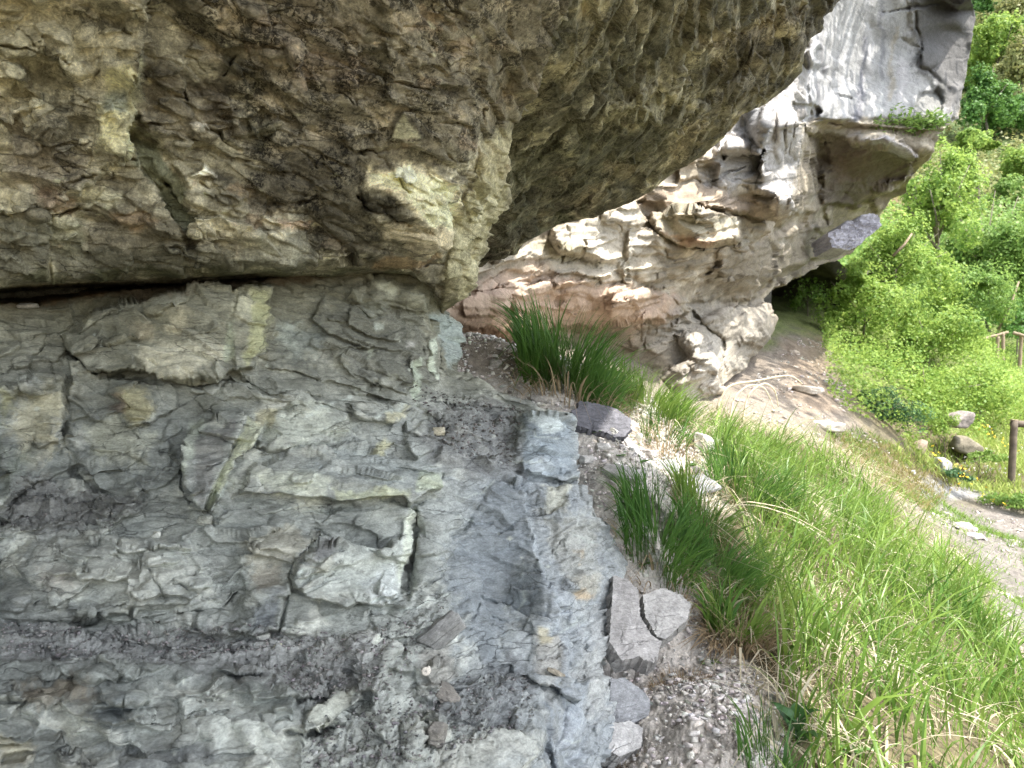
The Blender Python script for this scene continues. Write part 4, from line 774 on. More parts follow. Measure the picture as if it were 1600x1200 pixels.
A_([(1140, 400), (1230, 360), (1340, 330), (1330, 380), (1200, 450), (1100, 470)], W_(134, 124, 104), .7, 12, 14); A_([(1060, 480), (1200, 470), (1210, 520), (1160, 580), (1120, 560), (1060, 560), (990, 540)], W_(150, 145, 134), .6, 12, 14)
A_([(1060, 530), (1130, 530), (1130, 600), (1060, 660), (1000, 650), (1050, 590)], W_(176, 170, 158), .7, 10, 12)  # paler tone puts the sunlight on this footing into the rock colour
for k in range(26):
    x, y = r_.uniform(1090, 1280), r_.uniform(300, 440); a = r_.uniform(5, 14)
    A_([(x-a, y), (x, y-a*.4), (x+a, y), (x, y+a*.4)], W_(*r_.choice([(110, 102, 90), (176, 172, 160)])), .5, 4, 8)
for _ in range(120):
    x, y = rq.uniform(740, 1300), rq.uniform(230, 500)
    if y > 520-.25*(x-700) and x > 1150: continue
    L_ = rq.uniform(24, 110); s4.shingle(x, y, L_, L_*rq.uniform(.16, .4), rq.gauss(-.16, .1), rq.uniform(.02, .06), rq, .05, 1.2)
for _ in range(50):
    x, y = rq.uniform(1000, 1210), rq.uniform(490, 640); L_ = rq.uniform(16, 50); s4.shingle(x, y, L_, L_*rq.uniform(.3, .7), rq.gauss(-.1, .3), rq.uniform(.02, .05), rq, .05, 1.2)
s4.calm = .75*ss(-6, 12, poly_sd(s4.Q, [(1255, -500), (1700, -500), (1530, 60), (1500, 186), (1262, 186), (1262, 100)]))
far = finish(s4, 'limestone_cliff', M_ROCK_FAR, None, 1.0, sc=.3, fol=(-.22, .1, 1.0), cell=.2, terr=1.1, rough=.28, warp=.5, fac=.4)
tag(far, 'pale layered limestone cliff with white streaks and a jutting corner behind the grass tuft', 'cliff', kind='structure')
# the dark recess at the foot of the cliff: back wall and ceiling of the cave
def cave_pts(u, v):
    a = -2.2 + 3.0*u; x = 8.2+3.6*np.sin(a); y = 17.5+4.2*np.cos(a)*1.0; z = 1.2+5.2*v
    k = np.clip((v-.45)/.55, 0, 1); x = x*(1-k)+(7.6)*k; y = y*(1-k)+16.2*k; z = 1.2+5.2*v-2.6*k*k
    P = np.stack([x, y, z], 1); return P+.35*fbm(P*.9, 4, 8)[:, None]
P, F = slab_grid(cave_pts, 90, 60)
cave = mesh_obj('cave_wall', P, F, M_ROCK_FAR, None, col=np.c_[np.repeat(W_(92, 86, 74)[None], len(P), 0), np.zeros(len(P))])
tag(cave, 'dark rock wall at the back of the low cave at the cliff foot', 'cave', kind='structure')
# ================================================================== GROUND
GC = [(720, 560, 3.25), (700, 600, 3.05), (780, 600, 3.2), (760, 640, 3.1), (850, 640, 3.05), (900, 700, 2.92), (800, 700, 2.95), (860, 800, 2.75), (760, 900, 2.5), (980, 690, 3.1), (930, 850, 2.55), (960, 1000, 2.38), (1000, 1100, 2.08), (960, 1200, 1.85), (1100, 1200, 1.7), (1230, 1200, 1.75), (1080, 1080, 2.05), (1080, 960, 2.45), (1080, 800, 2.9), (1100, 700, 3.8), (850, 590, 4.0), (950, 600, 4.2), (760, 545, 4.2), (900, 640, 3.3),
      (600, 1500, 1.2), (900, 1600, 1.2), (1200, 1500, 1.35), (1500, 1500, 1.5), (500, 570, 3.7), (600, 560, 3.6), (600, 545, 4.4), (700, 542, 4.8), (600, 700, 2.8), (600, 900, 2.25), (400, 800, 2.25), (300, 1000, 1.95), (600, 1100, 1.8), (740, 800, 2.65), (200, 700, 2.4),
      (1050, 660, 4.6), (1150, 662, 5.6), (1250, 1000, 2.45), (1300, 850, 3.4), (1300, 705, 5.4), (1400, 790, 4.9), (1500, 950, 3.6), (1600, 1080, 2.8), (1400, 1000, 2.8), (1500, 1100, 2.4), (1600, 1250, 1.95), (1400, 1250, 1.75), (1200, 760, 4.2), (1200, 850, 3.2), (1180, 950, 2.6),
      (850, 528, 6.4), (1000, 560, 8.3), (1000, 595, 7.0), (1080, 608, 8.3), (1130, 622, 8.4), (1180, 590, 10), (1200, 558, 11.5), (1230, 530, 13.2), (1280, 520, 15), (1300, 480, 18), (1250, 482, 18), (1290, 600, 10.8), (1300, 650, 9.4), (1200, 660, 7.8), (1120, 660, 7.0),
      (1350, 690, 9.3), (1400, 722, 9.5), (1450, 762, 9.8), (1500, 757, 11), (1577, 768, 10.5), (1450, 802, 8.6), (1500, 833, 8.0), (1560, 905, 6.2), (1590, 975, 5.2), (1590, 850, 7.6), (1700, 900, 6.3), (1750, 1000, 4.8), (1800, 1200, 3.2), (2200, 1100, 3.9), (2200, 900, 6.6), (2000, 780, 10.6), (1350, 735, 7.6), (1420, 790, 6.9), (1520, 915, 5.4),
      (1400, 680, 10.5), (1450, 662, 12), (1500, 702, 11.7), (1550, 660, 14), (1600, 730, 13), (1350, 570, 14), (1420, 600, 13), (1500, 600, 15), (1450, 520, 17.5), (1530, 570, 17), (1570, 620, 17), (1620, 660, 18), (1600, 600, 20), (1593, 575, 22), (1600, 540, 27), (1450, 500, 23), (1350, 480, 23), (1800, 600, 24), (1800, 700, 17), (2200, 680, 20), (1300, 460, 26), (1700, 520, 32), (1400, 440, 32), (2300, 560, 34)]
_g = np.array(GC, float); _w = at(_g[:, 0], _g[:, 1], _g[:, 2])
GRBF = RBF(np.r_[_w[:, :2], [[-6, 0], [-6, 6], [-2, -8], [6, -8], [14, -6], [16, 4], [-1.5, .3], [0, -1], [2, -1]]], np.r_[_w[:, 2], [1.0, 1.4, .6, .0, -.8, -.9, .45, .4, .25]], .0)
def ground_z(X, Y):
    XY = np.stack([X, Y], 1); z = GRBF(XY); P = np.stack([X, Y, 0*X], 1)
    d = np.clip(np.hypot(X, Y)/6, .25, 2)
    return z + d*(.05*fbm(P*1.3, 3, 81)) + .018*fbm(P*7, 3, 82)
def tri_grid(x0, x1, y0, y1, dx0, grow):
    ys_ = [y0]
    while ys_[-1] < y1: ys_.append(ys_[-1]+dx0*max(1, ys_[-1]*grow))
    return np.array(ys_)
# view-graded grid: fine near, coarse far, real plan positions
yy = [-7.0]
while yy[-1] < 36: yy.append(yy[-1]+(.0065*(1 if yy[-1] < 2.6 else (yy[-1]/2.6)**1.35) if yy[-1] > 1.3 else .0065+max(0, 1.3-yy[-1])*.12))
yy = np.array(yy); uu = np.concatenate([np.linspace(-.55, -.13, 20), np.linspace(-.12, .62, 330), np.linspace(.63, 1.55, 120)])
YY = np.repeat(yy[:, None], len(uu), 1); XX = uu[None]*np.maximum(YY, 1.4)*.72; XX = np.where(YY < 1.4, XX+0*XX, XX)
XX = np.where(YY < 1.4, uu[None]*(1.0+(1.4-YY)*1.3), XX)
gx, gy = XX.ravel(), YY.ravel(); gz = ground_z(gx, gy)
GPX, GPY = to_px(np.stack([gx, gy, gz], 1)); GP = np.stack([gx, gy, gz], 1)
vis = gy > 1.0
def hit(px, py, d0=1.2, d1=34.):
    dd = np.geomspace(d0, d1, 700); P_ = at(np.full(700, float(px)), np.full(700, float(py)), dd); g = ground_z(P_[:, 0], P_[:, 1])-P_[:, 2]; k = np.nonzero(g > 0)[0]
    return float(dd[k[0]]) if len(k) else d1
for q_ in ((780, 600), (850, 700), (900, 850), (940, 655), (960, 1000), (1030, 960), (1030, 850), (980, 1100)):
    i_ = np.argmin(((s1.Q-np.array(q_))**2).sum(1)+1e6*(~s1.inner)); print('ground', q_, round(hit(*q_), 2), 'rock', s1.Q[i_].round(), round(s1.D[i_], 2))
# soil crumbs
tal = np.array(GP)
_f1 = facets(GP*np.array([16, 16, 16.])+.5*GP, 93, .9); _f2 = facets(GP*48., 94, .9); crumb = .018*ridged(GP*6, 3, 91)+.005*_f1[0]+.0045*_f2[0]-.003*np.clip(_f1[1]*2-1, 0, 1)+.003*ridged(GP*60, 2, 92)
def zone(poly, soft=25, seed=3, warp=30):
    Q = np.stack([GPX, GPY], 1)+warp*np.stack([fbm(GP*2.2, 3, seed), fbm(GP*2.2+7, 3, seed)], 1)
    m = np.zeros(len(Q)); i = np.nonzero(vis)[0]; m[i] = ss(-soft, soft, poly_sd(Q[i], poly)); return m
PATH = [(1230, 520), (1290, 530), (1310, 600), (1330, 650), (1370, 690), (1440, 725), (1500, 770), (1600, 800), (1700, 850), (1750, 1100), (1600, 1060), (1530, 930), (1470, 850), (1420, 800), (1300, 700), (1130, 640), (1130, 590), (1190, 560)]
GRAVEL = [(1420, 785), (1600, 800), (1720, 860), (1720, 1060), (1590, 1010), (1530, 900)]
mpath = zone(PATH); mgrav = zone(GRAVEL, 18, 4)
TALUS = [(640, 520), (760, 520), (1060, 560), (1000, 600), (1120, 720), (1130, 800), (1100, 960), (1200, 1080), (1240, 1250), (850, 1250), (850, 900), (640, 700)]
mt = zone(TALUS, 22, 5)
UNDER = [(640, 480), (1000, 500), (1150, 560), (1240, 530), (1300, 600), (1340, 670), (1200, 680), (1040, 640), (850, 590), (640, 600)]
mu_ = zone(UNDER, 20, 6)
gz += np.where(gy < 12, crumb*(.3+.6*np.maximum(mt, mgrav*.7)), crumb)
GP[:, 2] = gz
n1_ = fbm(GP*3, 4, 101); n2_ = fbm(GP*14, 3, 102)
gc = srgb(100, 92, 70)[None]*(1+.5*n1_[:, None])                      # thatch and soil under grass
gr = srgb(104, 118, 62)
def mixc(m, c, j=.25): 
    global gc
    gc = gc*(1-m[:, None])+m[:, None]*np.array(c)[None]*(1+j*n2_[:, None]+.3*n1_[:, None])
mixc((gy > 12)*.75, gr)
mixc(mpath*.9, srgb(100, 95, 82)); mixc(zone([(1330, 690), (1480, 760), (1440, 800), (1340, 740)], 15, 8)*.7, srgb(116, 104, 74))
mixc(mgrav*.95, srgb(114, 109, 104)); mixc(mt*.97, srgb(192, 186, 178)); mixc(mu_*.95, srgb(128, 119, 108))
mixc(zone([(1220, 535), (1290, 530), (1300, 590), (1310, 650), (1260, 650), (1230, 600)], 10, 9)*.8, srgb(128, 114, 98))
mixc(zone([(1430, 745), (1520, 752), (1560, 775), (1500, 785), (1440, 775)], 8, 10, 15)*.7, srgb(132, 134, 136))
nr, nc = len(yy), len(uu)
a = (np.arange(nr-1)[:, None]*nc+np.arange(nc-1)[None]).ravel(); F = np.stack([a, a+1, a+nc+1, a+nc], 1)
M_GROUND = rock_mat('talus_soil', .8, 1.2, rough=.95, lam=.05, hair=0, mot=.8)
ground = mesh_obj('ground', GP, F, M_GROUND, None, col=np.c_[np.clip(gc, .01, .8), np.full(len(GP), .25)])
tag(ground, kind='structure', label='grey crumbly talus, straw-covered bank and stony footpath below the cliff')
# valley side far behind
hu, hv = np.meshgrid(np.linspace(0, 1, 120), np.linspace(0, 1, 120)); hu = hu.ravel(); hv = hv.ravel()
hy = 30+hv*190; hx = -30+hu*(150+hy*.6)
def hill_z(x, y):
    return 3.2+(y-30)*.62+np.maximum(x-22, 0)*.02-9*np.exp(-((x-60)/25)**2)*0 + 3.0*fbm(np.stack([x, y, 0*x], 1)*.03, 3, 121)*np.clip((y-30)/20, 0, 1)
hz = hill_z(hx, hy)
HP = np.stack([hx, hy, hz], 1); a = (np.arange(119)[:, None]*120+np.arange(119)[None]).ravel(); F = np.stack([a, a+1, a+121, a+120], 1)
hc = srgb(70, 86, 46)[None]*(1+.4*fbm(HP*.1, 4, 131)[:, None]); k = ss(.1, .35, fbm(HP*.07, 3, 133))[:, None]; hc = hc*(1-k)+k*srgb(112, 100, 72)
hill = mesh_obj('hillside', HP, F, M_GROUND, None, col=np.c_[hc, np.zeros(len(HP))]); tag(hill, 'steep green valley side with paths behind the trees', kind='structure')

# ------------------------------------------------------------------ grass blades
def blades(name, X, Y, Z, H, LEAN, WID, mat, seg=5, parent=None, curl=1.0, seed=1, dirs=None):
    """one ribbon per root; LEAN (n,2) horizontal travel of the tip"""
    n = len(X); r = np.random.RandomState(seed); t = np.linspace(0, 1, seg+1)
    LL = np.hypot(LEAN[:, 0], LEAN[:, 1])
    ca = r.rand(n)*2*np.pi; side = np.stack([np.cos(ca), np.sin(ca), 0*ca], 1)
    V = np.zeros((n, seg+1, 2, 3))
    droop = r.rand(n)**2*curl; kink = r.rand(n) < .16; kt = .35+.4*r.rand(n); WID = WID*np.exp(.35*r.randn(n))
    for k, tk in enumerate(t):
        x = X+LEAN[:, 0]*tk**1.8; y = Y+LEAN[:, 1]*tk**1.8
        z = Z-.01+H*(tk-.5*droop*tk**3) - .28*LL*tk**3
        fold = np.where(kink, np.maximum(tk-kt, 0), 0); z = z-H*fold*1.5; x = x+LEAN[:, 0]*fold*1.2; y = y+LEAN[:, 1]*fold*1.2
        wk = WID*(1-tk**2.2)*.5*(.55+.45*min(1, tk*4))+WID*.02
        c_ = np.stack([x, y, z], 1); tw = r.randn()*0+tk*1.2
        sd = side*np.cos(tw*.5)+np.stack([-side[:, 1], side[:, 0], 0*ca], 1)*np.sin(tw*.5)
        V[:, k, 0] = c_-sd*wk[:, None]; V[:, k, 1] = c_+sd*wk[:, None]
    idx = np.arange(n*(seg+1)*2).reshape(n, seg+1, 2)
    F = np.stack([idx[:, :-1, 0], idx[:, :-1, 1], idx[:, 1:, 1], idx[:, 1:, 0]], -1).reshape(-1, 4)
    return mesh_obj(name, V.reshape(-1, 3), F, mat, parent)
M_GRASS = leaf_mat('fresh_grass', tuple(srgb(72, 110, 44)), tuple(srgb(138, 164, 78)), 2.2, .40, .34)
M_GRASS_SHADE = leaf_mat('shade_grass', tuple(srgb(60, 100, 46)), tuple(srgb(104, 142, 66)), 4, .4, .4)  # darker copy of the green: tuft shade put into the colour
M_STRAW = leaf_mat('dry_straw', tuple(srgb(170, 160, 134)), tuple(srgb(206, 198, 176)), 6, .25, .6)
M_STRAW_D = leaf_mat('dead_straw', tuple(srgb(132, 114, 90)), tuple(srgb(180, 162, 132)), 6, .2, .7)
rs = np.random.RandomState(17)
def scatter(n, x0, x1, y0, y1, poly, seed, dens=None, warp=14):
    r = np.random.RandomState(seed); X = r.uniform(x0, x1, n); Y = r.uniform(y0, y1, n); Z = ground_z(X, Y)
    P = np.stack([X, Y, Z], 1); px, py = to_px(P); Q = np.stack([px, py], 1)+warp*np.stack([fbm(P*4, 2, seed), fbm(P*4+9, 2, seed)], 1)
    ok = poly_sd(Q, poly) > 0
    if dens is not None: ok &= r.rand(n) < dens(P)
    return X[ok], Y[ok], Z[ok]
BANK = [(1040, 690), (1180, 700), (1300, 735), (1370, 790), (1440, 860), (1490, 920), (1540, 990), (1630, 1090), (1700, 1250), (1700, 1700), (1260, 1700), (1238, 1250), (1232, 1110), (1190, 1030), (1150, 950), (1170, 880), (1150, 810), (1110, 730), (1060, 680)]
def dn(P): return np.clip(.10+1.1*ss(-.25, .3, fbm(P*3.4, 3, 141)), 0, 1)
X, Y, Z = scatter(54000, .6, 4.2, 1.2, 6.4, BANK, 21, dn)
n = len(X); tus = fbm(np.stack([X, Y, Z], 1)*3.2, 2, 151)
H = (.16+.26*rs.rand(n)**1.2)*(1+.6*tus); H *= np.clip(.75+.1*(Y-1.5), .75, 1.05)
ang = rs.normal(.7, 1.0, n); L_ = H*(.2+.9*rs.rand(n)); LEAN = np.stack([np.cos(ang)*L_, np.sin(ang)*L_*.9], 1)
g1 = blades('grass', X, Y, Z, H, LEAN, (.0034+.0052*rs.rand(n)), M_GRASS, 6, seed=2); tag(g1, 'long fresh green grass covering the bank beside the talus', kind='stuff')
print('blades', n)
X, Y, Z = scatter(46000, .5, 4.2, 1.2, 6.4, [(1020, 650), (1180, 650), (1300, 690), (1400, 770), (1480, 860), (1620, 1050), (1700, 1250), (1700, 1700), (1225, 1700), (1200, 1120), (1120, 1020), (1070, 940), (1060, 820), (1050, 720)], 22, lambda P: np.clip(.15+1.2*ss(-.1, .3, fbm(P*2.9, 3, 171)), 0, 1)*(.3+.7*ss(1480, 1220, to_px(P)[0])))
n = len(X); H = .05+.16*rs.rand(n)**1.5; ang = rs.rand(n)*6.283; L_ = .10+.18*rs.rand(n)
g2 = blades('straw', X, Y, Z+.01, H, np.stack([np.cos(ang)*L_, np.sin(ang)*L_], 1), .0028+.0052*rs.rand(n), M_STRAW, 6, seed=3, curl=1.6); tag(g2, 'dry pale straw lying between the green grass of the bank', kind='stuff')
# short sparse turf along the path and beyond
TURF = [(1290, 680), (1340, 670), (1400, 700), (1470, 735), (1380, 735), (1480, 775), (1600, 850), (1720, 900), (1720, 1150), (1620, 1040), (1540, 930), (1450, 830), (1380, 750)]
X, Y, Z = scatter(110000, 2.5, 9, 3.5, 12.5, TURF, 23, lambda P: np.clip(1.3*ss(-.22, .2, fbm(P*1.3, 3, 181)), 0.12, 1))
n = len(X); H = .05+.10*rs.rand(n); ang = rs.rand(n)*6.28; L_ = H*.6
blades_t = blades('turf', X, Y, Z, H, np.stack([np.cos(ang)*L_, np.sin(ang)*L_], 1), .006+.004*rs.rand(n), M_GRASS, 2, seed=4); 
X, Y, Z = scatter(90000, 2.5, 10, 5.5, 13, [(1300, 680), (1380, 690), (1460, 730), (1500, 765), (1450, 800), (1380, 760), (1320, 720)], 26, None)
n = len(X); H = .05+.13*rs.rand(n); ang = rs.rand(n)*6.28
dt = blades('dry_turf', X, Y, Z, H, np.stack([np.cos(ang)*H*.7, np.sin(ang)*H*.7], 1), .006+.005*rs.rand(n), leaf_mat('olive_turf', tuple(srgb(110, 112, 62)), tuple(srgb(160, 146, 100)), 3, .3), 2, seed=9); tag(dt, 'olive and brown dry turf between the path and the bank', kind='stuff')
tag(blades_t, 'short sparse turf along the stony footpath', kind='stuff')
MEADOW = [(1480, 690), (1560, 640), (1640, 640), (1720, 760), (1720, 860), (1600, 800), (1500, 765), (1420, 730), (1380, 700)]
X, Y, Z = scatter(60000, 5, 16, 9, 20, MEADOW, 24, None)
n = len(X); H = .12+.2*rs.rand(n); ang = rs.rand(n)*6.28; L_ = H*.5
mead = blades('meadow', X, Y, Z, H, np.stack([np.cos(ang)*L_, np.sin(ang)*L_], 1), .010+.008*rs.rand(n), leaf_mat('meadow_grass', tuple(srgb(110, 138, 56)), tuple(srgb(168, 180, 104)), 1.2, .4), 3, seed=5); tag(mead, 'sunlit meadow grass on both sides of the wooden fence post', kind='stuff')

# ------------------------------------------------------------------ leaves
def leaf_cloud(C, N, size, seed=1, aspect=.62, upw=.35, fold=.0):
    """one folded rhombic leaf at each centre C, facing roughly N"""
    r = np.random.RandomState(seed); n = len(C); nn = N+r.normal(size=(n, 3))*.55; nn[:, 2] += upw; nn /= np.linalg.norm(nn, axis=1)[:, None]
    t = np.cross(nn, r.normal(size=(n, 3))); t /= np.linalg.norm(t, axis=1)[:, None]; b = np.cross(nn, t); s = (size*(.6+.8*r.rand(n)))[:, None] if np.ndim(size) == 0 else (size*(.6+.8*r.rand(n)))[:, None]
    V = np.stack([C-t*s*.5, C+b*s*.5*aspect-nn*s*.06-t*s*.05, C+t*s*.5-nn*s*.1, C-b*s*.5*aspect-nn*s*.06-t*s*.05], 1)
    return V.reshape(-1, 3), np.arange(4*n).reshape(n, 4)
def clump_points(center, rad3, n, seed, lobes=14, hollow=.5):
    """points in leaf clumps spread over an uneven ellipsoid: returns points and outward normals"""
    r = np.random.RandomState(seed); u = r.normal(size=(lobes, 3)); u /= np.linalg.norm(u, axis=1)[:, None]; u[:, 2] = np.abs(u[:, 2])*1.3-.55
    lc = u*(.3+.62*r.rand(lobes, 1)); lr = .16+.34*r.rand(lobes)**1.5
    k = r.randint(0, lobes, n); d = r.normal(size=(n, 3)); d /= np.linalg.norm(d, axis=1)[:, None]
    p = lc[k]+d*(lr[k]*(hollow+(1-hollow)*r.rand(n)**.5))[:, None]
    p = p*(1+.35*fbm(p*1.6+seed, 2, 5)[:, None])+.12*np.stack([fbm(p*4, 2, 6), fbm(p*4, 2, 7), fbm(p*4, 2, 8)], 1)
    ok = fbm(p*3.2+seed, 2, seed % 50) > -.26; p = p[ok]; d = d[ok]
    nrm = d*.7+p*.5; return np.array(center)+p*np.array(rad3), nrm
def tube(pts, r0, r1, sides=7):
    pts = np.array(pts, float); n = len(pts); V = []; 
    for i in range(n):
        d = pts[min(i+1, n-1)]-pts[max(i-1, 0)]; d /= np.linalg.norm(d)+1e-9; a = np.cross(d, [0.31, .2, .93] if abs(d[2]) < .9 else [1, 0, 0]); a /= np.linalg.norm(a); b = np.cross(d, a)
        rr = r0+(r1-r0)*i/(n-1); th = np.arange(sides)*2*np.pi/sides
        V.append(pts[i]+rr*(np.cos(th)[:, None]*a+np.sin(th)[:, None]*b))
    V = np.concatenate(V+[pts[:1], pts[-1:]]); F = []
    for i in range(n-1):
        for k in range(sides): F.append((i*sides+k, i*sides+(k+1) % sides, (i+1)*sides+(k+1) % sides, (i+1)*sides+k))
    e0, e1 = n*sides, n*sides+1
    for k in range(sides): F.append((e0, (k+1) % sides, k, k)); F.append((e1, (n-1)*sides+k, (n-1)*sides+(k+1) % sides, (n-1)*sides+(k+1) % sides))
    F = [(a, b, c, d) for a, b, c, d in F]
    return V, F
def join_vf(parts):
    V = []; F3 = []; o = 0
    for v, f in parts:
        V.append(np.asarray(v, float)); F3 += [tuple(i+o for i in q) for q in f]; o += len(v)
    return np.concatenate(V), F3
def poly_obj(name, V, F, mat, parent=None, smooth=True):
    me = bpy.data.meshes.new(name); F = [tuple(dict.fromkeys(f)) for f in F]; me.from_pydata([tuple(v) for v in V], [], F); me.update()
    if smooth: me.polygons.foreach_set('use_smooth', np.ones(len(me.polygons), bool))
    me.materials.append(mat); o = bpy.data.objects.new(name, me); COL.objects.link(o); o.parent = parent; return o
M_BARK = plain_mat('bark', tuple(srgb(112, 104, 90)), .9, .3, 14, .8)
LM = {'lime': leaf_mat('lime_leaves', tuple(srgb(92, 130, 50)), tuple(srgb(158, 182, 90)), 1.1, .45),
      'mid': leaf_mat('green_leaves', tuple(srgb(84, 122, 52)), tuple(srgb(140, 168, 86)), 1.1, .45),
      'dark': leaf_mat('nettle_leaves', tuple(srgb(50, 88, 48)), tuple(srgb(92, 126, 82)), 3, .3),
      'olive': leaf_mat('olive_leaves', tuple(srgb(112, 124, 70)), tuple(srgb(150, 150, 96)), .6, .4),
      'deep': leaf_mat('forest_leaves', tuple(srgb(58, 96, 44)), tuple(srgb(104, 146, 66)), .25, .4)}
def plant(name, base, center, rad3, n, size, mat, label, cat, group=None, seed=1, trunk=None, limbs=5, lobes=14, crown='crown', hollow=.45):
    root = empty(name, tuple(base), label=label, cat=cat, group=group)
    P, N = clump_points(center, rad3, n, seed, lobes, hollow); V, F = leaf_cloud(P, N, size, seed)
    parts = [mesh_obj(crown, V, F, mat, None, smooth=False)]
    if trunk:
        r = np.random.RandomState(seed+5); b = np.array(base, float); c_ = np.array(center, float); tp = []
        mid = b+(c_-b)*.55+r.normal(size=3)*.05*trunk*4; tp.append(tube([b-[0, 0, .2], (b+mid)/2+r.normal(size=3)*trunk, mid, c_], trunk, trunk*.45))
        for _ in range(limbs):
            d = r.normal(size=3); d[2] = abs(d[2])*.8; d /= np.linalg.norm(d); e = c_+d*np.array(rad3)*.8; s_ = mid+(c_-mid)*r.rand(); tp.append(tube([s_, (s_+e)/2+r.normal(size=3)*trunk, e], trunk*.5, trunk*.12, 5))
        V, F = join_vf(tp); parts.append(poly_obj('trunk', V, F, M_BARK))
    put_parts(root, parts); return root
# ================================================================== PLANTS ON THE RIGHT
def gpt(px, py, d, sink=0):
    """ground point under picture column px at depth d"""
    x = (px-CX)/FPX*d; z = ground_z(np.array([x]), np.array([float(d)]))[0]; return np.array([x, d, z-sink])
def wpt(px, py, d): return at(px, py, d)
# bushes: (px, py centre, depth, rx px, rz px, n, leaf size, material, label)
BUSH = [(1365, 640, 10.9, 55, 34, 3600, .045, 'dark', 'dark green nettle bush beside the path, darker than the leaves around it', 'nettle_bush'),
        (1345, 600, 13.6, 62, 40, 5000, .06, 'mid', 'low leafy shrub between the dark nettles and the cave', 'shrub'),
        (1352, 478, 15.2, 66, 62, 6500, .08, 'lime', 'bright green shrub hanging in front of the dark cave', 'shrub'),
        (1262, 462, 16.6, 34, 30, 500, .08, 'mid', 'thin leafy sprig in the mouth of the cave', 'shrub'),
        (1400, 420, 17.5, 78, 80, 8500, .09, 'lime', 'tall lime green shrub below the jutting white block', 'shrub'),
        (1450, 540, 15.0, 90, 60, 8500, .075, 'lime', 'broad lime green bush in the middle of the bank', 'shrub'),
        (1440, 620, 12.8, 90, 44, 6500, .055, 'lime', 'low bright ground bush above the stacked stones', 'shrub'),
        (1530, 610, 13.8, 60, 52, 5500, .06, 'lime', 'rounded yellow-green bush on the crest of the bank', 'shrub'),
        (1500, 470, 19.5, 80, 60, 6500, .09, 'mid', 'mid green bush behind the crest with a bare pale stem', 'shrub'),
        (1465, 320, 23, 60, 85, 9000, .13, 'lime', 'slender young tree with lime green leaves under the cliff corner', 'young_tree'),
        (1545, 400, 25, 85, 95, 10000, .13, 'mid', 'dense green thicket tree to the right of the young tree', 'young_tree'),
        (1590, 500, 22, 50, 40, 2600, .10, 'deep', 'dark leafy bush above the far rustic fence', 'shrub'),
        (1640, 420, 24, 70, 110, 6000, .12, 'mid', 'green tree at the edge above the far fence', 'young_tree')]
for i, (px, py, d, rx, rz, n, sz, m, lab, nm) in enumerate(BUSH):
    b = gpt(px, py, d); c_ = wpt(px, py, d); rx_, rz_ = rx/FPX*d*1.25, rz/FPX*d*1.15; n = int(n*1.7); sz = sz*.85
    tr = .03 if nm != 'young_tree' else .09
    plant(nm, b, c_, (rx_, rx_*.8, rz_*1.15), n, sz, LM[m], lab, {'nettle_bush': 'bush', 'shrub': 'shrub', 'young_tree': 'tree'}[nm], None, 200+i, tr if px != 1262 else .015, 9 if nm == 'young_tree' else 6, 22)
# leafy ground cover over the bank
COVER = [(1290, 560), (1330, 470), (1420, 430), (1520, 470), (1600, 560), (1640, 640), (1570, 690), (1500, 700), (1440, 705), (1400, 690), (1330, 650), (1300, 610)]
r = np.random.RandomState(5); n = 150000; X = r.uniform(4, 18, n); Y = r.uniform(10, 24, n); Z = ground_z(X, Y); P = np.stack([X, Y, Z], 1); px, py = to_px(P)
ok = (poly_sd(np.stack([px, py], 1)+14*np.stack([fbm(P, 2, 5), fbm(P+4, 2, 5)], 1), COVER) > -6) & (X/Y > .38); P = P[ok]; n = len(P)
P[:, 2] += (.05+.45*r.rand(n))*(1+1.6*fbm(P*.9, 2, 9)); V, F = leaf_cloud(P, np.tile([0, -.3, .5], (n, 1)), .055, 6)
gcv = mesh_obj('undergrowth', V, F, LM['lime'], None, smooth=False); tag(gcv, 'leafy green undergrowth covering the bank between the shrubs', kind='stuff')
# thicket beyond the crest, one mass
r = np.random.RandomState(6); n = 42000; X = r.uniform(9, 40, n); Y = r.uniform(24, 42, n); zb = np.where(Y < 33, ground_z(X, np.minimum(Y, 33)), hill_z(X, Y)); P = np.stack([X, Y, zb], 1)
hgt = 1.6+1.6*fbm(P*.22, 3, 15); P[:, 2] += np.abs(hgt)*(r.rand(n)**.6)+.1; V, F = leaf_cloud(P, np.tile([-.1, -.6, .5], (n, 1)), .2, 7)
th = mesh_obj('thicket', V, F, LM['mid'], None, smooth=False); tag(th, 'low green thicket filling the hollow in front of the valley side', kind='stuff')
r = np.random.RandomState(8); n = 110000; X = r.uniform(14, 70, n); Y = r.uniform(40, 100, n); P = np.stack([X, Y, hill_z(X, Y)], 1); ok = fbm(P*.09, 3, 25) > -.2; P = P[ok]; n = len(P)
P[:, 2] += 3.2*r.rand(n)*ss(-.2, .3, fbm(P*.12, 3, 26))+.1; V, F = leaf_cloud(P, np.tile([-.1, -.6, .5], (n, 1)), .3, 7)
th2 = mesh_obj('undergrowth', V, F, LM['olive'], None, smooth=False); tag(th2, 'rough scrub and small bushes over the valley side', kind='stuff')
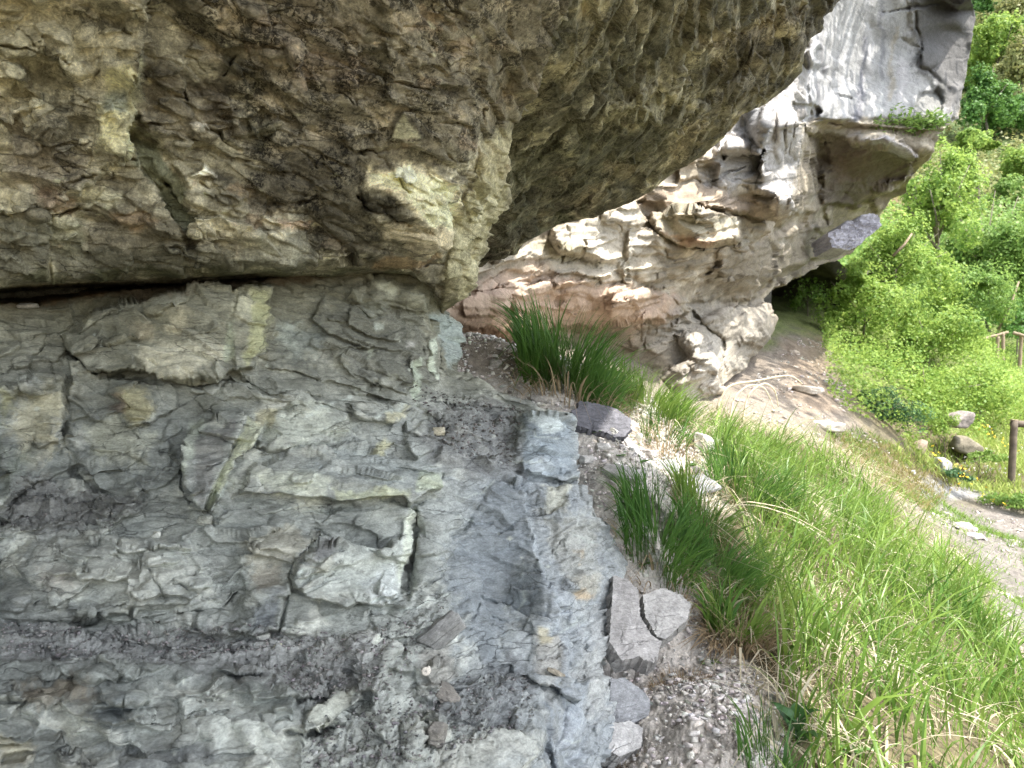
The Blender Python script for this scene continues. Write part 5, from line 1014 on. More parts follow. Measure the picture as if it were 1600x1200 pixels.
# trees of the valley side: px, py of the crown, depth, radius px
HT = [(1560, 60, 66, 44, 46, 'lime', 'tall light green tree high on the valley side, left of its neighbours'), (1595, 95, 62, 30, 40, 'olive', 'olive brown budding tree on the valley side'), (1540, 150, 58, 36, 46, 'deep', 'dark green tree hanging over the shaded slope by the cliff corner'),  # darker leaves on the last tree put the slope's shade into its colour
      (1585, 175, 60, 34, 34, 'deep', 'dark green tree above the bare brown slope'), (1525, 215, 46, 24, 16, 'lime', 'small round lime bush on the open slope'), (1590, 20, 84, 40, 34, 'olive', 'grey twiggy tree top at the upper skyline'), (1540, 10, 90, 36, 30, 'deep', 'distant dark tree crown next to the cliff top'),
      (1570, 300, 44, 30, 26, 'mid', 'round green shrub tree below the small fence on the slope'), (1630, 60, 66, 40, 50, 'mid', 'green tree at the far side of the valley slope'), (1500, 270, 40, 26, 30, 'lime', 'bushy young tree behind the tip of the cliff shelf'), (1610, 250, 48, 34, 34, 'lime', 'yellow-green bush beside the slope meadow'), (1520, 105, 74, 26, 34, 'lime', 'pale green tree behind the dark cliff corner')]
for i, (px, py, d, rx, rz, m, lab) in enumerate(HT):
    c_ = wpt(px, py, d); x = c_[0]; b = np.array([x, d, hill_z(np.array([x]), np.array([float(d)]))[0]]); b[2] = min(b[2], c_[2]-rz/FPX*d*.6)
    plant('hillside_tree', b, c_-[0, 0, rz/FPX*d*.25], (rx/FPX*d*1.3, rx/FPX*d*1.3, rz/FPX*d*1.55), 12000, .24*d/60, LM[m], lab, 'tree', None, 300+i, .14, 6, 34)

# ================================================================== LOOSE STONES
def ico(sub):
    import bmesh
    bm = bmesh.new(); bmesh.ops.create_icosphere(bm, subdivisions=sub, radius=1); V = np.array([v.co[:] for v in bm.verts]); F = np.array([[v.index for v in f.verts] for f in bm.faces]); bm.free(); return V/np.linalg.norm(V, axis=1)[:, None], F
ICO = {k: ico(k) for k in (1, 2, 4, 5)}
def stone_shape(sub, seed, planes=9, sharp=60.):
    V, F = ICO[sub]; r = np.random.RandomState(seed); n = r.normal(size=(planes, 3)); n = np.r_[n, np.eye(3), -np.eye(3)]; n /= np.linalg.norm(n, axis=1)[:, None]
    d = np.r_[.62+.3*r.rand(planes), .75+.2*r.rand(6)]; dt = V@n.T; R = np.where(dt > .05, d/np.maximum(dt, .05), 9); R = R.min(1); return V*np.minimum(R, 1.25)[:, None], F
def stone(name, pos, dims, rot, seed, colr, label, cat='stone', sub=5, group=None, mat=None, speck=.1, amp=1.0):
    V, F = stone_shape(sub, seed); V = V*np.array(dims)*.5; L = max(dims)
    if sub >= 4:
        Nn = V/(np.linalg.norm(V, axis=1)[:, None]+1e-9); P = V+seed*1.7
        V = V+Nn*(amp*L*(.05*fbm(P/L*3.2, 4, seed)+.018*ridged(P/L*9, 3, seed+2)+.012*(np.modf(np.abs(P[:, 2]/L*16+fbm(P/L*4, 2, 3)))[0]-.5)))[:, None]
    c = np.array(colr)[None]*(1+.35*fbm((V+seed)/L*5, 4, seed+7)[:, None])
    o = mesh_obj(name, V, F, mat or M_ROCK_LOW, None, col=np.c_[np.clip(c, .01, .9), np.full(len(V), speck)]); o.location = tuple(pos); o.rotation_euler = tuple(rad(a) for a in rot)
    if label: tag(o, label, cat, group)
    return o
g_ = lambda *a: GL(*a, k=.7)
# the dark slate slab by the first tuft, outline traced, lying on the talus
def slab(name, outline, d, thick, tilt, colr, label, seed, mat=None, cat='stone', bumpy=.6):
    """flat slab: outline in photo pixels on a plane at depth d tilted by tilt (m per 100 px in x, y); real thickness behind"""
    V0 = np.array(outline, float); c = V0.mean(0); n = 44
    x = np.linspace(V0[:, 0].min()-3, V0[:, 0].max()+3, n*2); y = np.linspace(V0[:, 1].min()-3, V0[:, 1].max()+3, n)
    # ring mesh: shrink outline towards the centre
    per = []; 
    for i in range(len(V0)):
        a, b = V0[i], V0[(i+1) % len(V0)]; m = max(2, int(np.linalg.norm(b-a)/2.2)); per.append(a+(b-a)*np.linspace(0, 1, m, endpoint=False)[:, None])
    per = np.concatenate(per); M = len(per); rr = np.random.RandomState(seed); per = per+.55*rr.normal(size=per.shape)
    rings = []; K = 22
    for k in range(K+1):
        f = 1-k/K; rings.append(c+(per-c)*f)
    Q = np.concatenate(rings); D = d+tilt[0]*(Q[:, 0]-c[0])/100+tilt[1]*(Q[:, 1]-c[1])/100
    T = at(Q[:, 0], Q[:, 1], D); nrm = np.cross(T[M//3]-T[0], T[2*M//3]-T[0]); nrm /= np.linalg.norm(nrm); nrm *= -1 if nrm@(np.array([0, 0, EYE])-T[0]) < 0 else 1
    hgt = .012*fbm(T*14, 4, seed)+.005*ridged(T*40, 3, seed+1); q = T[:, 2]*22+fbm(T*6, 2, 3); hgt += .008*(q-np.floor(q)-.5)*ss(0, .3, fbm(T*6, 2, seed+4))
    T = T+nrm*hgt[:, None]*bumpy
    Bk = T[:M]-nrm*thick; Md = T[:M]-nrm*thick*.5+.006*rr.normal(size=(M, 3)); mid = T.mean(0)-nrm*thick*1.0
    V = np.r_[T, Md, Bk, [mid]]; o0 = len(T); F = []
    for k in range(K):
        for i in range(M): j = (i+1) % M; F.append((k*M+i, k*M+j, (k+1)*M+j, (k+1)*M+i))
    for i in range(M):
        j = (i+1) % M; F.append((j, i, o0+i, o0+j)); F.append((o0+j, o0+i, o0+M+i, o0+M+j)); F.append((o0+M+j, o0+M+i, len(V)-1, len(V)-1))
    cen = V.mean(0); me = bpy.data.meshes.new(name); me.from_pydata([tuple(v-cen) for v in V], [], [tuple(dict.fromkeys(f)) for f in F]); me.validate(); me.update()
    me.polygons.foreach_set('use_smooth', np.ones(len(me.polygons), bool))
    me.set_sharp_from_angle(angle=rad(38))
    ca = me.color_attributes.new('Col', 'FLOAT_COLOR', 'POINT'); cc = np.ones((len(V), 4)); cc[:, :3] = np.array(colr)[None]*(1+.3*fbm(V*9, 4, seed+3)[:, None]); cc[:, 3] = .15; ca.data.foreach_set('color', cc.astype(np.float32).ravel())
    me.materials.append(mat or M_ROCK_LOW); o = bpy.data.objects.new(name, me); COL.objects.link(o); o.location = tuple(cen); tag(o, label, cat); return o
slab('slate_stone', [(893, 640), (903, 639), (905, 627), (950, 634), (964, 639), (975, 648), (986, 656), (985, 672), (976, 683), (962, 684), (945, 676), (925, 672), (897, 664)], 2.98, .04, (.05, -.25), g_(96, 96, 104), 'flat dark slate slab lying below the first grass tuft', 61)
slab('flat_stone', [(1004, 930), (1036, 919), (1064, 930), (1079, 944), (1074, 968), (1040, 999), (1026, 996), (1008, 962)], 2.22, .05, (.05, -.2), g_(160, 157, 152), 'pale smooth broken slab at the foot of the grass, with a crack beside it', 62)
slab('flat_stone', [(958, 900), (978, 904), (997, 922), (1000, 962), (1018, 996), (1034, 1004), (1022, 1036), (996, 1026), (972, 1032), (952, 1004)], 2.155, .06, (.05, -.2), g_(158, 154, 150), 'grey slab wedged between the fluted corner and the pale broken slab', 63)
slab('flat_stone', [(952, 1062), (975, 1060), (1004, 1078), (1016, 1096), (1014, 1118), (985, 1132), (956, 1126)], 1.95, .06, (.08, -.12), g_(140, 142, 144), 'flat grey slab at the foot of the fluted corner, lowest but one', 64)
slab('flat_stone', [(950, 1132), (985, 1126), (1004, 1138), (1002, 1168), (970, 1182), (950, 1176)], 1.83, .06, (.08, -.15), g_(166, 164, 160), 'lowest pale slab at the foot of the fluted corner', 65)
STN = [((1100, 705), 3.75, (.16, .12, .10), (10, 20, 30), (214, 208, 200), 'pale white stone lit at the edge of the straw'),
       ((1040, 740), 3.2, (.20, .14, .05), (15, -10, 20), (140, 140, 142), 'flat grey stone between the slate slab and the second tuft'), ((975, 745), 3.0, (.20, .14, .05), (10, 8, -15), (150, 146, 142), 'light flat stone above the second grass tuft'),
       ((1085, 770), 3.1, (.22, .16, .06), (20, -18, 10), (136, 138, 142), 'broad grey stone behind the second tuft'), ((966, 690), 3.15, (.12, .05, .04), (10, 30, 40), (170, 168, 160), 'small pointed stone under the edge of the slate slab'),
       ((945, 705), 3.0, (.07, .05, .03), (0, 10, 10), (196, 192, 186), 'small white stone chip below the slate slab'), ((1010, 715), 3.2, (.10, .08, .04), (0, 10, 60), (160, 152, 146), 'small flat stone near the dandelion clock'),  ((1095, 745), 3.2, (.10, .08, .05), (0, 20, 10), (150, 150, 148), 'grey stone above the broad stone by the second tuft'),
       ((920, 728), 2.8, (.09, .06, .04), (0, 0, 30), (176, 172, 166), 'pale chip on the talus right of the square block'),
       ((735, 600), 3.12, (.07, .05, .04), (0, 20, 10), (120, 112, 104), 'small brown stone at the foot of the splintered pillar'), ((775, 580), 3.6, (.06, .05, .05), (0, 0, 10), (150, 144, 136), 'small upright stone behind the splintered pillar'),
       ((845, 628), 3.2, (.11, .06, .04), (5, 10, 0), (158, 152, 144), 'long grey stone at the foot of the first tuft'), ((1130, 1060), 2.15, (.05, .04, .03), (0, 0, 10), (150, 146, 142), 'small stone on the bare earth by the straw edge'),
       ((1210, 1095), 2.05, (.07, .05, .03), (0, 10, 40), (140, 136, 130), 'dark-edged stone beside the broad-leaved plant')]
for k, (q, d, dm, rt, cc, lab) in enumerate(STN):
    d = np.clip(hit(q[0], q[1]), d*.8, d*1.2); p0 = at(q[0], q[1], d); gz0 = ground_z(p0[None, 0], p0[None, 1])[0]; stone('stone', (p0[0], p0[1], max(p0[2], gz0+dm[2]*.25)), dm, rt, 400+k, g_(*cc), lab)
# stones resting on the rock face ledges
LED = [((686, 674), 0, (.045, .03, .028), (0, 0, 20), (176, 168, 140), 'round pale pebble perched on the rock face ledge'), ((688, 988), .03, (.125, .05, .06), (0, -38, 0), (138, 138, 134), 'wedge shaped brown stone leaning on the grey rubble'),
       ((412, 996), .015, (.034, .02, .018), (0, 0, 10), (180, 180, 168), 'small flat chip at the bottom of the long joint'), ((433, 1012), .012, (.02, .018, .018), (0, 0, 0), (192, 186, 148), 'small yellowish pebble on the rubble shelf'),
       ((405, 1018), .01, (.018, .014, .014), (0, 0, 40), (208, 204, 192), 'tiny white pebble left of the yellowish one'), ((493, 1178), .008, (.014, .012, .012), (0, 0, 0), (190, 192, 188), 'tiny round grey pebble low on the rock face'), ((245, 836), .012, (.025, .018, .018), (0, 0, 0), (204, 204, 190), 'small white pebble above the pale bulge of rock'),
       ((320, 812), .02, (.045, .03, .026), (0, 10, 0), (150, 152, 138), 'small stone under the tip of the steep pale fin'), ((810, 1000), .0, (.0, 0, 0), (0, 0, 0), (0, 0, 0), None), ((870, 1052), .012, (.05, .02, .014), (0, 30, 0), (150, 140, 118), 'thin brown flake stuck on the fluted blue-grey corner'),
       ((700, 1086), .03, (.055, .04, .04), (0, 25, 0), (128, 122, 112), 'brown stone jutting from the dark rubble low down'), ((682, 1146), .02, (.045, .035, .05), (0, 10, 0), (122, 118, 110), 'brownish stone below the dark rubble'), ((45, 478), .02, (.06, .03, .02), (0, 0, 0), (176, 172, 164), 'pale flat chip lying in the deep crack')]
def on_rock(s, px, py):
    i = np.argmin(((s.Q-np.array([px, py]))**2).sum(1)+1e6*(~s.inner)); return s.P[i], s.D[i]
for k, (q, out, dm, rt, cc, lab) in enumerate(LED):
    if not lab: continue
    p0, d0 = on_rock(s1, *q); d1 = d0-max(dm)*.25; p1 = at(q[0], q[1], d1); stone('pebble' if max(dm) < .05 else 'stone', p1, dm, rt, 450+k, g_(*cc), lab)
# far stones
FST = [((1499, 648), 11.4, (.38, .32, .32), (0, 5, 10), (140, 128, 122), 'pinkish rounded boulder half hidden in the green bank'), ((1508, 684), 11.55, (.5, .4, .34), (0, 12, 0), (112, 104, 84), 'mossy brown boulder under the pinkish one in the bank'),
       ((1437, 668), 10.9, (.24, .2, .26), (0, 20, 0), (130, 112, 92), 'orange tinted stone right of the dark nettles'), ((1472, 712), 10.6, (.22, .2, .28), (0, 0, 20), (150, 150, 154), 'grey upright stone beside the yellow flowers'), ((1425, 725), 9.8, (.1, .1, .07), (0, 0, 0), (158, 158, 158), 'small pale stone at the edge of the path'),
       ((1262, 609), 9.9, (.40, .3, .12), (5, 5, 20), (190, 178, 160), 'broad flat stone on the sunlit path under the cliff'), ((1290, 665), 8.8, (.42, .3, .14), (0, 6, 0), (186, 176, 160), 'flat pale rock at the edge of the path above the grass'), ((1500, 860), 7.2, (.22, .14, .08), (0, 0, 10), (196, 188, 184), 'pale stone lying on the grassy path edge'), ((1520, 875), 6.9, (.26, .16, .07), (0, 8, 30), (186, 176, 172), 'flat stone just below the pale one on the path edge'),
       ((1560, 995), 4.9, (.16, .12, .06), (0, 0, 0), (188, 172, 152), 'brownish stone by the grass tips at the path'), ((1240, 560), 12.4, (.2, .15, .08), (0, 0, 0), (176, 160, 140), 'small stone on the upper path near the cave')]
for k, (q, d, dm, rt, cc, lab) in enumerate(FST):
    p0 = at(q[0], q[1], d); g0 = ground_z(p0[None, 0], p0[None, 1])[0]; z = p0[2]-(.05 if k == 0 else .12) if k < 2 else max(min(p0[2], g0+dm[2]*.5), g0+dm[2]*.1); stone('boulder' if k < 2 else 'stone', (p0[0], p0[1], z), dm, rt, 500+k, g_(*cc), lab, cat='boulder' if k < 2 else 'stone', sub=4, mat=M_ROCK_FAR)
def flake(seed):
    r = np.random.RandomState(seed); m = 5+seed % 2; th = np.sort(r.rand(m)*6.28*.5+np.arange(m)*6.28/m); R_ = .5+.5*r.rand(m)
    top = np.stack([np.cos(th)*R_*.85, np.sin(th)*R_*.85, .5+.4*r.rand(m)], 1); bot = np.stack([np.cos(th)*R_, np.sin(th)*R_, -.5-.3*r.rand(m)], 1); V = np.r_[top, bot]; F = []
    for i in range(m): j = (i+1) % m; F += [(i, m+i, m+j), (i, m+j, j)]
    for i in range(1, m-1): F += [(0, i, i+1), (m, m+i+1, m+i)]
    return V, np.array(F)
# gravel: chips of schist over talus and path
def chips(name, P, size, seed, label, c0, mat=None):
    r = np.random.RandomState(seed); n = len(P); Vs = []; Fs = []; Cs = []; shapes = [flake(900+k) for k in range(12)]; o = 0
    for k in range(12):
        idx = np.arange(k, n, 12); V0, F0 = shapes[k]; m = len(idx)
        if m == 0: continue
        sc = size[idx][:, None]*np.stack([.6+.8*r.rand(m), .5+.5*r.rand(m), .18+.3*r.rand(m)], 1)
        A = V0[None]*sc[:, None]; th = r.rand(m)*6.28; ph = r.normal(size=m)*.35; c_, s_ = np.cos(ph)[:, None], np.sin(ph)[:, None]; A = np.stack([A[..., 0]*c_-A[..., 2]*s_, A[..., 1], A[..., 0]*s_+A[..., 2]*c_], -1)
        c_, s_ = np.cos(th)[:, None], np.sin(th)[:, None]; A = np.stack([A[..., 0]*c_-A[..., 1]*s_, A[..., 0]*s_+A[..., 1]*c_, A[..., 2]], -1)+P[idx][:, None]
        Vs.append(A.reshape(-1, 3)); Fs.append((F0[None]+(np.arange(m)*len(V0))[:, None, None]+o).reshape(-1, 3)); o += m*len(V0)
        Cs.append(np.repeat(np.array(c0)[None]*(.7+.6*r.rand(m, 1))*(1+.03*r.normal(size=(m, 3))), len(V0), 0))
    ob = mesh_obj(name, np.concatenate(Vs), np.concatenate(Fs), mat or M_ROCK_LOW, None, smooth=False, col=np.c_[np.clip(np.concatenate(Cs), .02, .8), np.zeros(o)]); tag(ob, label, kind='stuff'); return ob
X, Y, Z = scatter(90000, -.7, 1.6, 1.3, 4.6, TALUS, 31, lambda P: .25+.75*ss(-.35, .2, fbm(P*4, 3, 33)))
n = len(X); sz = .0025+.02*rs.rand(n)**5; print('chips', n)
chips('gravel', np.stack([X, Y, Z+crumb.mean()*.9+sz*.1+.004], 1), sz, 41, 'grey schist chips and crumbs scattered over the talus', g_(198, 190, 182))
X, Y, Z = scatter(16000, 2, 9, 4, 15, [(1130, 640), (1240, 530), (1300, 540), (1340, 650), (1500, 760), (1720, 830), (1720, 1060), (1590, 1010), (1530, 900), (1420, 785), (1300, 700)], 32, lambda P: ss(-.2, .3, fbm(P*1.5, 3, 34)))
n = len(X); sz = .01+.05*rs.rand(n)**4; chips('gravel', np.stack([X, Y, Z+.01], 1), sz, 42, 'pale pebbles scattered along the footpath', g_(176, 166, 156))
def rock_chips(poly, n, lo, hi, seed, label, c0):
    sel = np.nonzero((poly_sd(s1.Q, poly) > 0) & s1.inner)[0]; r = np.random.RandomState(seed); k = r.choice(sel, n); P = s1.P[k]; up = np.abs(s1.N[k][:, 2]); ok = r.rand(n) < .15+up; P = P[ok]; sz = lo+(hi-lo)*r.rand(len(P))**3
    chips('rubble', P+np.c_[0*sz, -sz*.3, sz*.3], sz, seed, label, c0)
rock_chips([(640, 600), (700, 610), (820, 640), (800, 720), (740, 720), (680, 690)], 1500, .002, .011, 51, 'dark crumbs of schist on the sloping shelf of the rock face', g_(112, 106, 100))
rock_chips([(0, 975), (200, 985), (380, 975), (560, 1000), (620, 960), (700, 940), (660, 1020), (600, 1090), (540, 1080), (470, 1110), (440, 1050), (340, 1030), (0, 1020)], 2600, .0015, .008, 52, 'fine grey rubble on the shelf across the rock face', g_(140, 136, 132))
rock_chips([(560, 1100), (640, 1090), (720, 1050), (830, 1060), (830, 1130), (700, 1190), (480, 1200), (480, 1150)], 1700, .0015, .008, 53, 'dark crumbly rubble low on the rock face', g_(124, 122, 120))
rock_chips([(20, 740), (120, 750), (230, 790), (160, 835), (0, 830)], 500, .0015, .005, 54, 'crumbs in the hollow above the pale bulge', g_(120, 116, 110))

# ================================================================== TUFTS AND SMALL PLANTS
def tuft(name, px, py, d, n, hgt, spread, mat, label, seed, wid=.004, lean=(.2, 0), rpx=40, cat='grass tuft', curl=.6, straw=0, lay=.3):
    d = np.clip(hit(px, py), d*.8, d*1.25); r = np.random.RandomState(seed); c0 = at(px, py, d); a = r.rand(n)*6.283; q = np.sqrt(r.rand(n))*rpx/FPX*d; X = c0[0]+np.cos(a)*q; Y = c0[1]+np.sin(a)*q*.7; Z = ground_z(X, Y)
    root = empty(name, (c0[0], c0[1], float(ground_z(c0[None, 0], c0[None, 1])[0])), label=label, cat=cat); H = hgt*(.35+.65*r.rand(n)**.7); sp = H*spread*(.3+r.rand(n)); b = a+r.normal(size=n)*.7
    LE = np.stack([np.cos(b)*sp*.8+lean[0]*H, np.sin(b)*sp*.8+lean[1]*H], 1); parts = [blades('green_blades', X, Y, Z, H, LE, wid*(.6+.8*r.rand(n)), mat, 6, seed=seed, curl=curl)]
    if straw:
        a = r.rand(straw)*6.283; q = np.sqrt(r.rand(straw))*rpx*1.15/FPX*d; X = c0[0]+np.cos(a)*q; Y = c0[1]+np.sin(a)*q*.7-.03; Z = ground_z(X, Y); H = hgt*lay*(.4+.8*r.rand(straw)); L_ = hgt*(.2+.35*r.rand(straw))
        parts.append(blades('dry_blades', X, Y, Z+.01, H, np.stack([np.cos(a)*L_, np.sin(a)*L_], 1), wid*(.5+.6*r.rand(straw)), M_STRAW_D, 7, seed=seed+1, curl=2.2))
    put_parts(root, parts); return root
tuft('grass_tuft', 885, 612, 4.05, 900, .46, .62, M_GRASS_SHADE, 'large upright dark green grass tuft in front of the tan overhang', 71, .0065, (.05, 0), 74, straw=260, lay=.45)
tuft('grass_tuft', 1010, 640, 4.2, 700, .30, .7, M_GRASS, 'lower grass tuft running down right of the large one', 72, .005, (.25, 0), 70, straw=90)
tuft('grass_tuft', 950, 628, 3.75, 60, .22, .6, M_GRASS_SHADE, 'curled dry brown grass hanging over the slate slab', 73, .004, (.1, 0), 26, straw=170, lay=.9, cat='grass tuft')
tuft('grass_tuft', 1040, 690, 3.7, 160, .2, .6, M_GRASS_SHADE, 'thin mixed tuft right of the slate slab', 74, .004, (.3, 0), 40, straw=240, lay=.6)
tuft('grass_tuft', 1030, 860, 2.75, 560, .28, .85, M_GRASS_SHADE, 'dark green grass tuft beside the fluted rock corner', 75, .0045, (.15, 0), 62, straw=260, lay=.4)
tuft('grass_tuft', 1120, 900, 2.65, 520, .28, .85, M_GRASS_SHADE, 'shaded grass tuft joining the sunlit bank', 76, .0045, (.25, 0), 60, straw=260, lay=.4)
tuft('grass_tuft', 1170, 780, 3.5, 500, .30, .8, M_GRASS_SHADE, 'deep green tuft at the shaded edge of the bank', 77, .005, (.25, 0), 70, straw=160, lay=.6)
tuft('grass_tuft', 1120, 985, 2.4, 60, .22, .5, M_GRASS_SHADE, 'few broad blades above the bare earth', 78, .009, (.0, 0), 22, straw=140, lay=.3)
tuft('dry_grass', 1060, 1066, 2.12, 4, .05, .9, M_GRASS_SHADE, 'matted brown dead grass on the earth below the flake', 79, .0015, (.3, 0), 44, straw=900, lay=.8, cat='dead grass')
tuft('dry_grass', 975, 1186, 1.72, 2, .05, .9, M_GRASS_SHADE, 'small brown straw clump by the lowest slab', 80, .0015, (.1, 0), 22, straw=260, lay=.8, cat='dead grass')
tuft('grass_tuft', 1085, 665, 4.0, 420, .24, .8, M_GRASS, 'loose sunlit tuft linking the dark tufts with the bank', 82, .005, (.3, 0), 60, straw=200, lay=.5)
tuft('grass_tuft', 1150, 1000, 2.4, 160, .24, .9, M_GRASS, 'sparse bent blades at the straw edge of the bare earth', 83, .005, (.2, 0), 46, straw=340, lay=.5)
tuft('grass_tuft', 1095, 830, 2.9, 260, .3, .9, M_GRASS, 'pale green tuft between the two shaded ones', 84, .005, (.3, 0), 40, straw=200, lay=.6)
tuft('grass_tuft', 1205, 1215, 1.72, 90, .20, .6, M_GRASS_SHADE, 'thin blades standing at the lower end of the bare earth', 81, .0035, (.1, 0), 50, straw=30)
# arching dry stems
M_STEM = leaf_mat('bleached_stem', tuple(srgb(214, 200, 168)), tuple(srgb(234, 224, 200)), 8, .2)
def arc(name, pts, d, r0, label, mat=None, flat=True):
    p = [at(x, y, dd) for (x, y), dd in zip(pts, np.linspace(d, d*1.02, len(pts)))]; P = np.array(p); t = np.linspace(0, len(P)-1, 26); Q = np.stack([np.interp(t, np.arange(len(P)), P[:, i]) for i in range(3)], 1)
    for _ in range(5): Q[1:-1] = (Q[:-2]+Q[1:-1]*2+Q[2:])/4
    V, F = tube(Q, r0, r0*.35, 5); o = poly_obj(name, V-V.mean(0), F, mat or M_STEM); o.location = tuple(V.mean(0)); tag(o, label, 'grass stem'); return o
arc('dry_stem', [(1120, 640), (1135, 600), (1180, 596), (1215, 588), (1238, 586), (1254, 600)], 4.9, .009, 'long pale stem arching over the shaded path')
arc('dry_stem', [(1140, 660), (1146, 620), (1170, 600), (1196, 604), (1210, 640)], 4.7, .008, 'bent pale blade arching below the long stem')
arc('dry_stem', [(1160, 660), (1168, 615), (1195, 596), (1212, 610), (1216, 636)], 4.8, .008, 'second bent blade nested inside the pale arch')
arc('dry_stem', [(1110, 820), (1130, 790), (1180, 788), (1240, 806), (1290, 834)], 3.0, .003, 'dry tan stem sweeping right from the shaded tufts')
arc('dry_stem', [(1110, 830), (1140, 800), (1170, 800), (1196, 820), (1204, 870)], 3.0, .003, 'drooping tan stem below the sweeping one')
arc('dry_stem', [(1120, 815), (1160, 782), (1210, 790), (1250, 802)], 3.05, .003, 'short tan stem parallel to the sweeping one')
arc('dry_stem', [(1365, 890), (1385, 866), (1400, 862), (1430, 875), (1450, 900)], 3.3, .003, 'white dry blade crossing the sunlit grass')
arc('dry_stem', [(1120, 716), (1128, 696), (1130, 692)], 3.7, .004, 'short white stem stub beside the white stone')
# dandelion clock and small leafy plants
def rosette(px, py, d, n, L_, wd, mat, label, seed, up=.4, name='weed', cat='plant', height=0.):
    d = np.clip(hit(px, py), d*.8, d*1.2); r = np.random.RandomState(seed); c0 = at(px, py, d); g0 = ground_z(c0[None, 0], c0[None, 1])[0]; base = np.array([c0[0], c0[1], max(g0, c0[2]-.02)]); root = empty(name, tuple(base), label=label, cat=cat); parts = []
    for k in range(n):
        a = k*2.4+r.normal()*.3; l = L_*(.6+.5*r.rand()); e = up*(.6+.8*r.rand()); m = 9; t = np.linspace(0, 1, m); cx_ = np.cos(a)*l*t; cy_ = np.sin(a)*l*t; cz = l*e*(t-.55*t*t)*1.6+height*(k/n); w_ = wd*(.5+.5*r.rand())*np.sin(np.pi*np.clip(t, 0.02, .98)**.8)
        V = []; F = []
        for i in range(m):
            s_ = np.array([-np.sin(a), np.cos(a), 0]); c_ = base+[cx_[i], cy_[i], cz[i]]; V += [c_-s_*w_[i]+[0, 0, w_[i]*.35], c_, c_+s_*w_[i]+[0, 0, w_[i]*.35]]
            if i: o = 3*i; F += [(o-3, o-2, o+1, o), (o-2, o-1, o+2, o+1)]
        parts.append(poly_obj('leaf', V, F, mat))
    if height: V, F = tube([base, base+[.005, 0, height+.02]], .004, .002, 5); parts.append(poly_obj('stem', V, F, mat))
    put_parts(root, parts)
M_WEED = leaf_mat('weed_leaves', tuple(srgb(84, 128, 66)), tuple(srgb(120, 158, 92)), 9, .35); M_BROAD = leaf_mat('broad_leaves', tuple(srgb(48, 84, 44)), tuple(srgb(66, 104, 56)), 5, .25, .35)
for (px, py, d, lab, n, L_) in ((965, 718, 3.0, 'small green weed rosette below the slate slab', 12, .055), (1000, 725, 3.05, 'toothed green weed between the flat stones', 10, .05), (955, 745, 2.9, 'light green seedling by the pale chip', 6, .06), (1082, 730, 3.3, 'low weed cushion near the white stone', 14, .045), (930, 680, 3.05, 'small dark creeping plant under the slate slab', 12, .05), (1000, 890, 2.5, 'bright weed at the foot of the fluted corner', 12, .05), (1108, 1042, 2.2, 'small dark weed on the bare earth', 9, .04), (1330, 1180, 1.95, 'pale leafed weed low in the sunlit straw', 10, .06), (840, 540, 4.3, 'weed left of the large grass tuft', 8, .07)):
    rosette(px, py, d, n, L_, L_*.22, M_WEED, lab, int(px))
rosette(1246, 1165, 1.95, 7, .085, .022, M_BROAD, 'broad-leaved dark green plant at the lower edge of the straw', 91, up=1.0, name='broad_leaved_plant', height=.06)
M_PETAL = plain_mat('yellow_petals', tuple(srgb(222, 186, 30)), .6, .15, 30, 0); M_SEED = leaf_mat('seed_down', tuple(srgb(206, 206, 196)), tuple(srgb(226, 226, 220)), 40, .4); M_SHELL = plain_mat('snail_shell', tuple(srgb(216, 208, 196)), .5, .25, 300, .2)
c0 = at(999, 682, 3.15); root = empty('dandelion_clock', (c0[0], c0[1], c0[2]-.11), label='round white dandelion seed head on a thin stem by the slate slab', cat='dandelion')
r = np.random.RandomState(3); d_ = r.normal(size=(420, 3)); d_ /= np.linalg.norm(d_, axis=1)[:, None]; V, F = leaf_cloud(c0+d_*.016*(.8+.3*r.rand(420, 1)), d_, .007, 3, .5, 0); hd = mesh_obj('seed_head', V, F, M_SEED, None, smooth=False); V, F = tube([c0-[0, 0, .12], c0-[.002, 0, .06], c0], .0022, .0016, 6); sm = poly_obj('stem', V, F, M_WEED); put_parts(root, [hd, sm])
def snail(px, py, pos, R, label, seed):
    Q = []; 
    V = []; F = []; n = 80; sides = 10
    for i in range(n):
        a = i/n*4.6*math.pi; rr = R*(.18+.72*i/n); tr = R*(.10+.34*i/n); c_ = np.array([math.cos(a)*rr, -R*.5*(1-i/n), math.sin(a)*rr])
        for k in range(sides): b = k*2*math.pi/sides; V.append(c_+np.array([math.cos(a)*math.cos(b)*tr, math.sin(b)*tr, math.sin(a)*math.cos(b)*tr]))
        if i:
            for k in range(sides): F.append(((i-1)*sides+k, (i-1)*sides+(k+1) % sides, i*sides+(k+1) % sides, i*sides+k))
    o = poly_obj('snail_shell', V, F, M_SHELL); o.location = tuple(pos); o.rotation_euler = (rad(-15), rad(seed*40), rad(10)); tag(o, label, 'snail shell')
p0, d0 = on_rock(s1, 665, 1048); snail(0, 0, at(665, 1048, d0-.012), .009, 'tiny white snail shell sitting on the dark rubble', 1)
p0 = at(743, 556, 4.05); snail(0, 0, (p0[0], p0[1], p0[2]), .017, 'white coiled snail shell on the ground behind the splintered pillar', 2)
